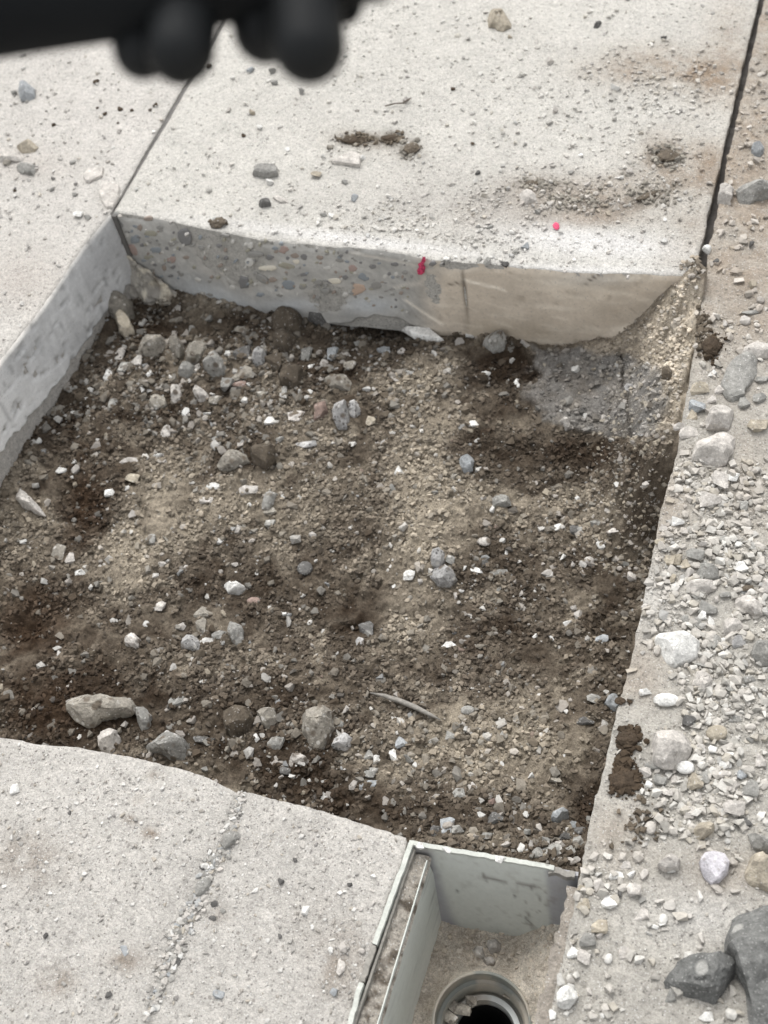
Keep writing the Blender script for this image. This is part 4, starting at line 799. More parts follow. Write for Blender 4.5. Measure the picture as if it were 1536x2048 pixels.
def relabel(objs):
    """each loose stone gets a label that points at it: look + where it lies from the nearest conspicuous stone"""
    rows = []
    for o, px, py, w_, h_, look, zone in objs:
        d = [(math.hypot(px - a, py - b), a, b, t) for a, b, t in LANDMARKS if math.hypot(px - a, py - b) > 14]
        dist, a, b, t = min(d); ang = math.degrees(math.atan2(py - b, px - a)) % 360
        dr = ['right of', 'below right of', 'below', 'below left of', 'left of', 'above left of', 'above', 'above right of'][int(((ang + 22.5) % 360) // 45)]
        rows.append([o, dist, '%s %s the %s' % (look, dr, t), look])
    by = {}
    for r_ in rows: by.setdefault(r_[2], []).append(r_)
    for k, v in by.items():
        v.sort(key=lambda q: q[1])
        for i, q in enumerate(v):
            o = q[0]; t = q[2]
            if len(v) > 1: t = ['nearest', 'second', 'third', 'fourth', 'fifth', 'sixth', 'seventh'][min(i, 6)] + ' ' + t
            o['label'] = t
            g_ = 'loose %ss' % q[3].replace('rather ', '')
            o['group'] = g_
    return rows
for q in NAMED:
    o = stone(*q); r_ = q[3] / q[4]; big_ = q[3] * q[4]
    shp = 'long flat ' if r_ > 1.75 else ('upright ' if r_ < .68 else '')
    look = ('large ' if big_ > 1250 else 'medium ' if big_ > 620 else 'small ') + shp + WORD[q[5]] + (' rounded pebble' if q[6] == 'r' else ' stone')
    exec_rows.append((o, q[1], q[2], q[3], q[4], look, q[0]))
relabel(exec_rows)
for a, b, ww, hh, kd in ((391, 1805, 12, 10, 'dark'), (356, 1851, 14, 14, 'blue'), (345, 1866, 10, 12, 'white'), (368, 1842, 9, 12, 'grey'), (372, 1862, 9, 10, 'pale'), (360, 1868, 12, 10, 'grey'), (350, 1880, 12, 9, 'pale'), (366, 1884, 12, 8, 'pale'),
        (360, 1897, 24, 10, 'pale'), (345, 1890, 9, 9, 'white'), (362, 1912, 14, 8, 'white'), (358, 1922, 14, 12, 'dark'), (330, 1936, 16, 16, 'pale'), (348, 1936, 14, 10, 'white'), (338, 1950, 12, 10, 'blue'), (324, 1955, 10, 9, 'grey'), (420, 1706, 9, 14, 'white'),
        (428, 1712, 10, 10, 'white'), (410, 1722, 10, 14, 'grey'), (425, 1724, 10, 12, 'grey'), (405, 1735, 10, 12, 'dark'), (418, 1738, 12, 8, 'white'), (460, 1650, 12, 12, 'pale'), (466, 1624, 10, 10, 'pale'), (480, 1606, 10, 9, 'white'), (480, 1614, 9, 8, 'pale'),
        (312, 1984, 10, 14, 'blue'), (310, 2006, 14, 12, 'pale'), (294, 2028, 14, 10, 'white'), (376, 1830, 9, 9, 'grey'), (362, 1826, 10, 12, 'grey'), (440, 1740, 6, 20, 'pale'), (430, 1808, 14, 12, 'dark'), (446, 1822, 14, 12, 'grey'), (425, 1836, 16, 8, 'dark')):
    CHIPS.append(('N', a, b, ww, hh, kd, 'a'))
# dirt clods and black specks
stone('R', 1252, 1478, 44, 34, 'clod', 'c', 20, 'dark brown earth clod on the right slab edge left of the large angular stone', .5)
stone('R', 1248, 1562, 56, 38, 'clod', 'c', -10, 'dark brown earth clod with white chips, lower one at the right slab edge', .4)
stone('R', 1246, 1520, 34, 30, 'clod', 'c', 0, 'small brown earth crumb heap between the two dark brown clods', .3)
stone('U', 1420, 696, 36, 44, 'clod', 'c', 0, 'brown earth clod at the far right corner beside the pit', .6)
stone('F', 712, 280, 66, 22, 'clod', 'c', 5, 'flat dark brown earth smear on the far slab above the white stone', .3)
stone('F', 780, 276, 36, 20, 'clod', 'c', 0, 'dark earth lump right of the flat earth smear on the far slab', .4)
stone('F', 822, 298, 34, 34, 'brown', 'c', 0, 'crumbly olive brown earth lump on the far slab', .4)
stone('F', 437, 447, 34, 26, 'brown', 'c', 0, 'small brown earth lump sitting on the edge of the far wall', .6)
stone('F', 1295, 392, 60, 16, 'brown', 'c', -25, 'low brown earth ridge on the tan patch of the far slab', .5)
stone('F', 1070, 365, 44, 16, 'brown', 'c', -10, 'low olive earth crumbs above the striped pale stone', .4)
stone('F', 1335, 312, 40, 40, 'brown', 'c', -30, 'brown earth lump at the right side of the far slab', .3)
stone('R', 1240, 1402, 22, 18, 'clod', 'c', 0, 'tiny dark brown clod on the right slab edge by the white pebble', .5)
stone('B', 1135, 684, 22, 16, 'clod', 'c', 0, 'small dark clod at the foot of the tan wall face', .6)
CR = []
for k, (a, b, r_) in enumerate([(192, 164, 12), (240, 218, 11), (210, 228, 9), (264, 221, 8), (310, 210, 10), (108, 250, 9), (417, 132, 11), (487, 271, 9), (300, 220, 7), (236, 246, 6), (195, 216, 6), (30, 382, 7), (945, 288, 8), (906, 178, 9)]):
    o = stone('L' if a < 330 else 'F', a, b, r_, r_, 'clod', 'a'); tag(o, 'tiny black crumb', 'crumb'); o.name = 'black_crumb'; CR.append((o, a, b, r_, r_, 'tiny black crumb', 'L'))
relabel(CR)
for o_ in CR: o_[0]['group'] = 'tiny black crumbs'
tw = resample(np.array([at(770, 212, .006), at(790, 207, .004), at(806, 206, .008), at(822, 196, .005)]), .01)
def tube(name, pts, rad, mat, parent=None, n=8, cap=True):
    pts = np.asarray(pts, float); rad = np.full(len(pts), rad) if np.isscalar(rad) else np.asarray(rad)
    d = np.gradient(pts, axis=0); V = []
    ref = np.array([0, 0, 1.]) if abs(d[0][2]) < .9 * np.linalg.norm(d[0]) else np.array([1., 0, 0])
    for p, t_, r_ in zip(pts, d, rad):
        t_ = t_ / np.linalg.norm(t_); a = np.cross(t_, ref); a /= np.linalg.norm(a); b = np.cross(t_, a)
        V += [p + r_ * (math.cos(q) * a + math.sin(q) * b) for q in np.linspace(0, 2 * math.pi, n, endpoint=False)]
    m = len(pts); fs = [(i * n + k, i * n + (k + 1) % n, (i + 1) * n + (k + 1) % n, (i + 1) * n + k) for i in range(m - 1) for k in range(n)]
    if cap: fs += [tuple(range(n)), tuple((m - 1) * n + k for k in range(n))]
    return mesh_np(name, V, fs, mat, parent=parent)
tag(tube('twig', tw, .0014, M['twig'], n=5), 'thin curved twig lying on the far slab', 'twig')
# pink marking paint: thin blots on the wall arris and on the slab
def blot(pts, label, lift):
    P = np.array(pts); c = P.mean(0); n = len(P); V = np.vstack([P, (P - c) * .8 + c + lift, [c + lift * 1.3]])
    o = mesh_np('paint_mark', V, [(k, (k + 1) % n, n + (k + 1) % n, n + k) for k in range(n)] + [(n + k, n + (k + 1) % n, 2 * n) for k in range(n)], M['pink']); return tag(o, label, 'paint mark')
blot([at(1112 + a * 7, 452 + b * 8, .002) for a, b in ((0, -1), (.7, -.7), (1, 0), (.8, .8), (0, 1), (-.7, .5), (-1, -.2), (-.5, -.8))], 'single round pink paint dot on the far slab', np.array([0, 0, .0012]))
blot([back_pt(a, b, .001) for a, b in ((846, 513), (851, 514), (851, 522), (847, 528), (851, 534), (849, 545), (843, 550), (836, 549), (834, 541), (838, 534), (836, 528), (842, 524))], 'pink paint streak running down from the top edge of the far wall', np.array([0, -.0012, 0]))
# grey plastic sliver lying in the soil
sp, _z = find('P', 815, 1420)
P_ = [find('P', a, b)[0] + [0, 0, .010] for a, b in ((742, 1392), (770, 1398), (800, 1408), (830, 1420), (858, 1434), (882, 1446))]
o = tube('plastic_sliver', P_, [.001, .003, .004, .004, .003, .001], mat_surface('weathered_plastic', lin((165, 160, 152), KP), ((200, .25),)), n=7); tag(o, 'thin curved grey plastic sliver lying in the near part of the pit', 'plastic scrap')
# ragged broken concrete below the saw cut in the far left corner
out = [(238, 492), (262, 512), (300, 540), (345, 572), (400, 600), (446, 628), (452, 642), (400, 646), (340, 628), (290, 622), (262, 600), (244, 572)]
Pp = np.array([back_pt(a, b, .0) for a, b in out]); bot_ = []
c0 = Pp.mean(0); nU, nV = 60, 26
us = np.linspace(238, 450, nU); V = []
for u in us:
    yt = np.interp(u, [238, 262, 300, 345, 400, 452], [492, 513, 541, 573, 602, 640]); p0 = back_pt(u, yt, .001); zb = -.225
    for v in np.linspace(0, 1, nV):
        out_ = .004 + .045 * v ** 1.3 * (1 - .5 * (u - 238) / 214)
        V.append([p0[0], p0[1] - out_, p0[2] + (zb - p0[2]) * v])
V = np.array(V); nn = fbm(V[:, 0], V[:, 1], 55, 3, 141, V[:, 2]); V[:, 1] -= .014 * nn + .006 * np.abs(fbm(V[:, 0], V[:, 2], 140, 2, 142)); V[:, 2] += .006 * fbm(V[:, 0], V[:, 2], 80, 2, 143)
cc = mixc(np.tile(lin((132, 128, 121), KW), (len(V), 1)), lin((184, 177, 162), KW), sstep(fbm(V[:, 0], V[:, 2], 45, 3, 144), .05, .35)); cc = mixc(cc, lin((98, 90, 80), KW), sstep(fbm(V[:, 0], V[:, 2], 38, 3, 145), .1, .4) * .8)
bl = mesh_np('broken_ledge', V, grid_faces(nU, nV), M['cutface'], cc, smooth=False, parent=slab_far)
# crumbling lip under the hollow of the far wall
V = []; nU, nV = 60, 20
for u in np.linspace(668, 905, nU):
    yt = np.interp(u, [668, 700, 760, 800, 830, 880, 905], [636, 628, 634, 640, 646, 672, 684]); p0 = on_y(u, yt, 1.452)
    for v in np.linspace(0, 1, nV): V.append([p0[0], p0[1] + .008 - .075 * v, p0[2] - (.052 if u < 815 else .028) - .05 * v ** 1.2])
V = np.array(V); V[:, 2] += .010 * fbm(V[:, 0], V[:, 1], 50, 4, 151) + .004 * vn(V[:, 0] * 160, V[:, 1] * 160, s=2)
cc = mixc(np.tile(lin((140, 132, 122), KP), (len(V), 1)), lin((205, 196, 182), KP), sstep(fbm(V[:, 0], V[:, 1], 50, 3, 152), .1, .3)); cc = mixc(cc, lin((84, 74, 64), KP), sstep(fbm(V[:, 0], V[:, 1], 30, 3, 153), .0, .3))
mesh_np('broken_ledge', V, grid_faces(nU, nV), M['soil'], cc, smooth=False, parent=slab_far)



# ------------------------------------------------------------------ grey plastic drain box
KD = 1.45
box = empty('drain_box', (-.2, .465, 0), 'open grey plastic drain box with white rims sunk between the near and right slabs', 'drain')
def child(o): o.parent = box; o.matrix_parent_inverse = box.matrix_world.inverted(); return o
bpy.context.view_layer.update()
def drain_quad(name, A, B, zt, zb, tilt, th, colfn, nu=60, nv=50, bow=0.):
    """upright panel from A to B (xy), top height zt, bottom zb, thickness th behind it"""
    A, B = np.array(A), np.array(B); d = (B - A) / np.linalg.norm(B - A); nr = np.array([-d[1], d[0]]); V = []
    for i in range(nu):
        for j in range(nv):
            u, v = i / (nu - 1), j / (nv - 1); p = A + (B - A) * u + nr * tilt * v + nr * bow * math.sin(math.pi * u) * v; V.append([p[0], p[1], zt + (zb - zt) * v])
    V = np.array(V); m = len(V); Bk = V.copy(); Bk[:, :2] += nr * th; f = grid_faces(nu, nv); VV = np.vstack([V, Bk])
    fr = f.tolist() + (f[:, ::-1] + m).tolist() + [[i * nv, (i + 1) * nv, m + (i + 1) * nv, m + i * nv] for i in range(nu - 1)] + [[j, m + j, m + j + 1, j + 1] for j in range(nv - 1)] + [[(nu - 1) * nv + j, (nu - 1) * nv + j + 1, m + (nu - 1) * nv + j + 1, m + (nu - 1) * nv + j] for j in range(nv - 1)]
    px, py = pix(VV); return child(mesh_np(name, VV, fr, M['plastic'], colfn(px, py, VV), smooth=False))
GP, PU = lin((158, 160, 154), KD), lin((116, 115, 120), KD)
M['plastic'] = mat_surface('grey_plastic_sheet', None, ((14, .04), (160, .05)), None, ((160, .12, .0006),), .5, spec=.4)
def col_end(px, py, V):
    n = fbm(V[:, 0], V[:, 2], 18, 4, 301)
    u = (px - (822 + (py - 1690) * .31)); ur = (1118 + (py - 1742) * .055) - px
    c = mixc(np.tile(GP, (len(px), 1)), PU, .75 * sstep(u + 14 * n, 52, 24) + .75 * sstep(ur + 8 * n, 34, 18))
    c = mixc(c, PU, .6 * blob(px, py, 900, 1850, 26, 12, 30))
    c = mixc(c, lin((120, 116, 108), KD), .5 * sstep(fbm(V[:, 0], V[:, 2], 30, 4, 303), .15, .45) * blob(px, py, 1000, 1740, 170, 34) + .6 * blob(px, py, 845, 1700, 25, 14))
    sp = sstep(fbm(V[:, 0], V[:, 2], 120, 2, 305), .38, .5) * (blob(px, py, 1060, 1830, 30, 40) + blob(px, py, 1085, 1790, 24, 30) + .4)
    for x0, y0, x1, y1, wd in ((966, 1753, 1013, 1765, 2.8), (1036, 1766, 1072, 1774, 3.0), (1066, 1770, 1062, 1778, 3), (966, 1748, 972, 1762, 3), (1076, 1788, 1080, 1800, 2.2), (1054, 1824, 1060, 1834, 2.6)):
        tt = np.clip(((px - x0) * (x1 - x0) + (py - y0) * (y1 - y0)) / ((x1 - x0) ** 2 + (y1 - y0) ** 2), 0, 1); dd = np.hypot(px - x0 - tt * (x1 - x0), py - y0 - tt * (y1 - y0)); c = mixc(c, lin((92, 88, 84), KD), .75 * np.exp(-(dd / wd) ** 2))
    for x0, y0 in ((1056, 1842), (1062, 1848), (1052, 1836), (914, 1782), (1030, 1792)): c = mixc(c, lin((80, 78, 76), KD), .85 * blob(px, py, x0, y0, 3.4, 3.2))
    return mixc(c, lin((110, 106, 100), KD), sp * .5)
a_, b_ = at(820, 1690, 0)[:2], at(1156, 1750, 0)[:2]
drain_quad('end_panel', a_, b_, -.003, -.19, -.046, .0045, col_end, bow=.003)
def col_side(px, py, V):
    n = fbm(V[:, 1], V[:, 2], 14, 4, 311); c = np.tile(lin((160, 163, 157), KD), (len(px), 1)) * (1 + .06 * n)[:, None]
    c = mixc(c, lin((188, 190, 184), KD), .6 * sstep(V[:, 2], -.10, -.15)); return mixc(c, lin((96, 94, 90), KD), .7 * sstep(fbm(V[:, 1], V[:, 2], 110, 2, 313), .4, .5) * (.3 + blob(px, py, 845, 1800, 20, 40)))
si = [at(852, 1730, -.008)[:2], at(756, 2048, -.008)[:2]]; dd_ = (si[1] - si[0]) / np.linalg.norm(si[1] - si[0])
drain_quad('side_panel', si[1] + dd_ * 2.2, si[0] + [0, .006], -.008, -.19, -.012, .0012, col_side, nu=120, bow=0)
def bar(name, P, w0, w1, z0, z1, mat, cols=None, jz=.0, jw=.0, s=0, nseg=.004):
    """long bar along polyline P (xy), cross section w0..w1 sideways, z0..z1"""
    c = resample(P, nseg); d = np.gradient(c, axis=0); d /= np.linalg.norm(d, axis=1)[:, None]; nr = np.stack([-d[:, 1], d[:, 0]], 1); n = len(c)
    j = jw * vn(c[:, 0] * 150, c[:, 1] * 150, s=s)[:, None]; zz = z1 + jz * vn(c[:, 0] * 120, c[:, 1] * 120, s=s + 1)
    a, b = c + nr * (w0 + j), c + nr * (w1 + j)
    V = np.vstack([np.column_stack([a, zz]), np.column_stack([b, zz]), np.column_stack([b, np.full(n, z0)]), np.column_stack([a, np.full(n, z0)])])
    fs = [(q * n + i, q * n + i + 1, ((q + 1) % 4) * n + i + 1, ((q + 1) % 4) * n + i) for q in range(4) for i in range(n - 1)] + [(0, n, 2 * n, 3 * n), (n - 1, 4 * n - 1, 3 * n - 1, 2 * n - 1)]
    return child(mesh_np(name, V, fs, mat, cols, smooth=False))
M['rim'] = mat_surface('white_rim', lin((206, 208, 199), KT), ((60, .08), (300, .12)), [(120, .15, lin((140, 136, 128), KT), .7)], ((300, .2, .0006),), .6)
M['rimgrey'] = mat_surface('grey_rim', lin((158, 154, 146), KT), ((60, .15), (300, .2)), None, ((300, .3, .0008),), .8)
rim_e = W((818, 1688), (1108, 1739)); bar('rim', rim_e, -.0012, .0042, -.012, .0022, M['rim'], jz=.0008, jw=.0006, s=1)
bar('rim', W((1098, 1738), (1150, 1748)), -.004, .003, -.012, .0005, M['rimgrey'], jz=.003, jw=.002, s=2)
rl = W((821, 1684), (746, 1888)); bar('rim', rl, -.001, .0048, -.014, .003, M['rim'], jz=.0008, jw=.0005, s=3)
rl2 = np.vstack([W((745, 1890), (722, 1962)), ]); bar('rim', rl2, -.002, .0045, -.014, .0012, M['rimgrey'], jz=.001, jw=.001, s=4)
bar('rim', np.vstack([W((720, 1966), (698, 2044)), [(-.3165, -.5)]]), -.001, .0045, -.014, .003, M['rim'], jz=.001, jw=.001, s=5)
for k, (a, b) in enumerate(((893, 1700), (1000, 1719), (840, 1692))):
    V, Fc = ANG[k]; o = mesh_np('mortar_blob', V * np.array([.006, .0045, .003]), Fc, rock_mat('white', False), smooth=False, parent=box); p = at(a, b, .002); o.location = p - np.array(box.location)
# outer skin of the double wall, seen inside the rim
ow = np.vstack([W((828, 1694), (707, 2048)), [(-.309, -.5)]])
b_2 = 0
bar('outer_panel', ow, -.0015, .0012, -.2, -.004, M['rimgrey'], jw=.0004, s=6)
# mortar between the two skins
n_ = 160; V = []; k7 = 9
for i in range(n_):
    u = i / (n_ - 1); yy = .462 - u * 1.6 if i > 120 else .462 - (i / 120) * .32
    xa = np.interp(yy, [-.5, at(707, 2048)[1], .467], [-.306, at(707, 2048)[0] + .002, -.300]); xb = np.interp(yy, [-.5, si[1][1], si[0][1]], [si[1][0] - .008, si[1][0] + .003, si[0][0] + .003])
    for j in range(k7): V.append([xa + (xb - xa) * j / (k7 - 1), yy, -.012])
V = np.array(V); V[:, 2] += .004 * fbm(V[:, 0], V[:, 1], 60, 3, 321) + .002 * vn(V[:, 0] * 260, V[:, 1] * 260, s=9); V[k7 - 1::k7, 2] -= .004
c = mixc(np.tile(lin((196, 188, 176), KT), (len(V), 1)), lin((120, 110, 98), KT), sstep(fbm(V[:, 0], V[:, 1], 70, 3, 323), .25, .5))
child(mesh_np('mortar_fill', V, grid_faces(n_, k7), M['slab'], c, smooth=False))
# right ledge
lx = np.vstack([W((1137, 1768), (1066, 2048)), [(-.123, -.5)]]); c = resample(lx, .004); V = []
for i, p in enumerate(c):
    xr = np.interp(p[1], e4[:, 1], e4[:, 0]) + .003
    for j in range(8): V.append([p[0] + (xr - p[0]) * j / 7, p[1], -.006])
    V.append([p[0] + .001, p[1], -.19])
V = np.array(V); k9 = 9; V = V.reshape(-1, 9, 3)[:, [8, 0, 1, 2, 3, 4, 5, 6, 7]].reshape(-1, 3)
m_ = np.tile(np.array([0] + [1] * 8), len(c)); V[:, 2] += m_ * (.003 * fbm(V[:, 0], V[:, 1], 60, 3, 331)); V[1::9, 0] += .0025 * vn(V[1::9, 1] * 130, V[1::9, 1] * 0, s=4)
cc = np.tile(lin((184, 175, 163), KT), (len(V), 1)) * (1 + .12 * fbm(V[:, 0], V[:, 1], 60, 3, 333))[:, None]
child(mesh_np('mortar_ledge', V, grid_faces(len(c), 9), M['slab'], cc, smooth=False))
# outlet: nested rings going down
pL, pR = at(872, 2030, -.132), at(1062, 2030, -.132); OR = float(np.linalg.norm(pL[:2] - pR[:2]) / 2); OC = (pL[:2] + pR[:2]) / 2
topy = at(968, 1945, -.132)[1]; OC = np.array([OC[0], topy - OR]); 
def revolve(name, prof, mat, cfn=None, n=72):
    V = []
    for r_, z_ in prof:
        for k in range(n): a = 2 * math.pi * k / n; V.append([OC[0] + r_ * math.cos(a), OC[1] + r_ * math.sin(a), z_])
    f = [(i * n + k, i * n + (k + 1) % n, (i + 1) * n + (k + 1) % n, (i + 1) * n + k) for i in range(len(prof) - 1) for k in range(n)]
    V = np.array(V); c = None if cfn is None else cfn(V); o = mesh_np(name, V, f, mat, c); o.modifiers.new('e', 'EDGE_SPLIT').split_angle = math.radians(40); return child(o)
gp = lambda rgb: (lambda V: mixc(np.tile(lin(rgb, KD), (len(V), 1)) * (1 + .12 * fbm(V[:, 0], V[:, 1], 30, 3, 341))[:, None], lin((178, 168, 154), 1.0), .7 * sstep(fbm(V[:, 0], V[:, 1], 45, 3, 343, V[:, 2]), -.05, .3)))
revolve('outlet_collar', [(OR + .004, -.162), (OR + .003, -.132), (OR + .001, -.130), (OR - .0005, -.131), (OR - .001, -.143), (OR - .001, -.155), (OR - .0055, -.157)], M['plastic'], gp((108, 110, 105)))
revolve('outlet_ring', [(OR - .0055, -.156), (OR - .007, -.159), (OR - .008, -.190), (OR - .012, -.192)], M['plastic'], gp((128, 127, 120)))
revolve('outlet_pipe', [(OR - .011, -.194), (OR - .012, -.181), (OR - .0185, -.181), (OR - .020, -.200), (OR - .021, -.33)], M['plastic'], gp((160, 162, 160)))
blk = mat_surface('pipe_inside', (.006, .006, .006), ((10, .1),))
revolve('pipe_bore', [(OR - .0212, -.196), (OR - .0214, -.45), (.0005, -.45)], blk)
# sand on the floor of the box (hole round the outlet)
xs = np.arange(-.300, -.105, .0022); ys = np.concatenate([np.arange(-.5, .15, .02), np.arange(.15, .468, .0022)])
X, Y = np.meshgrid(xs, ys, indexing='ij'); x, y = X.ravel(), Y.ravel(); z = sand_z(x, y)
rr_ = np.hypot(x - OC[0], y - OC[1]); z += (-.136 - z) * np.exp(-((rr_ - OR) / .014) ** 2) * .8
f = grid_faces(len(xs), len(ys)); ctr = rr_[f].min(1); f = f[ctr > OR + .0015]
c = mixc(np.tile(lin((196, 188, 175), 1.0), (len(x), 1)), lin((168, 158, 144), 1.0), .5 + 1.0 * fbm(x, y, 40, 4, 351))
o = mesh_np('sand', np.stack([x, y, z], 1), f, M['soil'], c); tag(o, 'dry tan sand on the floor of the drain box', kind='structure')
# mortar crumbs stuck inside the outlet
for k, (a, b, s_) in enumerate(((905, 2012, .011), (925, 2020, .012), (940, 2002, .009), (900, 2036, .010), (1015, 1990, .006))):
    V, Fc = ANG[k + 4]; o = mesh_np('mortar_blob', V * np.array([s_, s_ * .8, s_ * .5]), Fc, rock_mat('dirty', True), smooth=False, parent=box); p = at(a, b, -.168); o.location = p - np.array(box.location)


# ------------------------------------------------------------------ out of focus black handle close to the lens
D = .45
rig = empty('black_handle_frame', (-1.0, .05, 0), 'out of focus black tool handle with rounded rubber knobs at the top left', 'tool handle')
bpy.context.view_layer.update()
def rc(o): o.parent = rig; o.matrix_parent_inverse = rig.matrix_world.inverted(); return o
pxm = D / F
ca = lambda a, b, d=D: at_depth(a, b, d)
right = ROT[:, 0]; up = ROT[:, 1]
h0, h1 = ca(-160, 10), ca(760, -128)
end = np.array([-1.0, .05, 1.10])
bp = [end + (h0 - end) * t_ for t_ in np.linspace(0, 1, 12)] + [h0 + (h1 - h0) * t_ for t_ in np.linspace(.05, 1, 24)]
rc(tube('handle_bar', bp, 122 * pxm, M['black_metal'], n=28))
rc(tube('support_post', [[-1.0, .05, 0.02], [-1.0, .05, .3], [-1.0, .05, .8], [-1.0, .05, 1.12]], .022, M['black_metal'], n=16))
rc(tube('base_foot', [[-1.0, .05, 0.001], [-1.0, .05, .012], [-1.0, .05, .03]], [.07, .07, .03], M['black'], n=24))
def knob(a, b, r_px, a2, b2, dep, mat='black'):
    p, q = ca(a, b, dep), ca(a2, b2, dep + .004); r_ = r_px * dep / F; L = np.linalg.norm(q - p); ax = (q - p) / L; P_, R_ = [], []
    for t_ in np.linspace(0, math.pi / 2, 8): P_.append(p - ax * r_ * math.cos(t_)); R_.append(max(r_ * math.sin(t_), 1e-4))
    for t_ in np.linspace(.15, 1, 6): P_.append(p + ax * L * t_); R_.append(r_ * (1 + .04 * t_))
    o = rc(tube('knob', P_, R_, M[mat], n=28)); return o
knob(284, 100, 58, 268, -10, .458)
knob(360, 98, 70, 372, -20, .446)
knob(532, 58, 68, 524, -40, .458)
knob(580, 62, 64, 570, -40, .450)
knob(618, 92, 74, 604, -40, .442)
knob(688, 10, 38, 640, -60, .470, 'black_metal')

# ---- gravel, grit and crumbs nobody could count
def scatter(name, P, size, cols, label, flat=(.45, .9), tmpl=LOW, mat=None, sink=.2):
    P = np.asarray(P); n = len(P); allV, allF, allC = [], [], []; off = 0; pick = RNG.integers(0, len(tmpl), n)
    for k, (V, Fc) in enumerate(tmpl):
        m = pick == k; q = m.sum()
        if not q: continue
        s = np.stack([size[m] * RNG.uniform(.8, 1.25, q), size[m] * RNG.uniform(.6, 1., q), size[m] * RNG.uniform(*flat, q)], 1)
        a = RNG.uniform(0, 6.283, q); ti = RNG.normal(0, .25, q)
        L = V[None] * s[:, None]
        y2 = L[:, :, 1] * np.cos(ti)[:, None] - L[:, :, 2] * np.sin(ti)[:, None]; z2 = L[:, :, 1] * np.sin(ti)[:, None] + L[:, :, 2] * np.cos(ti)[:, None]
        ca, sa = np.cos(a)[:, None], np.sin(a)[:, None]; X2 = L[:, :, 0] * ca - y2 * sa; Y2 = L[:, :, 0] * sa + y2 * ca
        G = np.stack([X2, Y2, z2], -1) + P[m][:, None]; G[:, :, 2] += (s[:, 2] * (.8 - 2 * sink * .8))[:, None]
        allV.append(G.reshape(-1, 3)); allF.append((Fc[None] + (np.arange(q) * len(V))[:, None, None] + off).reshape(-1, 3)); off += q * len(V)
        allC.append(np.repeat(cols[m], len(V), 0))
    o = mesh_np(name, np.vstack(allV), np.vstack(allF), mat or M['grit'], np.vstack(allC), smooth=False)
    return tag(o, label, kind='stuff')
def pick_cols(n, names, wts, K, dust=None, dk=0.):
    idx = RNG.choice(len(names), n, p=np.array(wts) / sum(wts)); c = np.array([lin(KIND[k], K) for k in names])[idx] * RNG.uniform(.82, 1.12, (n, 1))
    if dust is not None: c = c * (1 - dk) + dust * dk
    return c
def rand_on(zone, n, x0, x1, y0, y1, prob):
    x, y = RNG.uniform(x0, x1, n), RNG.uniform(y0, y1, n)
    z = soil_z(x, y, True) if zone == 'P' else (sand_z(x, y) if zone == 'D' else (z_right(x, y) if zone == 'R' else top_z(x, y)))
    P = np.stack([x, y, z], 1); px, py = pix(P); k = RNG.random(n) < np.clip(prob(px, py, x, y), 0, 1)
    return P[k], px[k], py[k]
P, S, C_ = [], [], []
for zn, cx_, cy_, rx_, ry_, n_c, kd in (('R', 1250, 1478, 26, 24, 420, 'clod'), ('R', 1244, 1562, 34, 26, 520, 'clod'), ('R', 1246, 1520, 22, 30, 160, 'clod'), ('R', 1244, 1400, 14, 12, 90, 'clod'), ('R', 1420, 696, 20, 24, 260, 'clod'), ('F', 715, 280, 36, 12, 120, 'brown'), ('F', 785, 278, 22, 12, 70, 'brown'),
        ('F', 822, 300, 24, 20, 90, 'dirty'), ('F', 437, 447, 16, 8, 30, 'brown'), ('F', 1295, 392, 50, 22, 110, 'dirty'), ('F', 1070, 368, 40, 14, 80, 'dirty'), ('F', 1335, 312, 34, 26, 110, 'dirty'), ('F', 1150, 400, 90, 26, 120, 'dirty'), ('R', 1285, 1640, 40, 60, 60, 'brown'), ('U', 1405, 660, 14, 40, 120, 'brown')):
    for _ in range(n_c):
        a, b = RNG.normal(cx_, rx_ * .52), RNG.normal(cy_, ry_ * .52)
        if zn == 'R' and a < 1180 + (1750 - b) * .22: continue
        p = at(a, b, 0.); zz = float(z_right(np.array([p[0]]), np.array([p[1]]))[0]) if zn in 'RU' else 0.; P.append((p[0], p[1], zz)); S.append(.0012 + .0046 * RNG.random() ** 2); C_.append(lin(KIND[kd], KT) * RNG.uniform(.7, 1.35))
scatter('earth_crumbs', P, np.array(S), np.array(C_), 'dark brown earth crumbs around the clods on the slabs', mat=M['grit'])
P, S, C_ = [], [], []
for zn, a, b, ww, hh, kd, sh in CHIPS:
    p, z = find(zn, a, b); sc_ = F / np.linalg.norm(p - CAM); P.append((p[0], p[1], z)); S.append((ww + hh) / 4 / sc_ * 1.05); C_.append(lin(KIND[kd], KP if zn in 'PBGHD' else KT) * RNG.uniform(.85, 1.05))
scatter('stone_chips', P, np.array(S), np.array(C_), 'small single stone chips lying about the pit and slabs', tmpl=[ANG[k] for k in range(12)], mat=M['grit'])
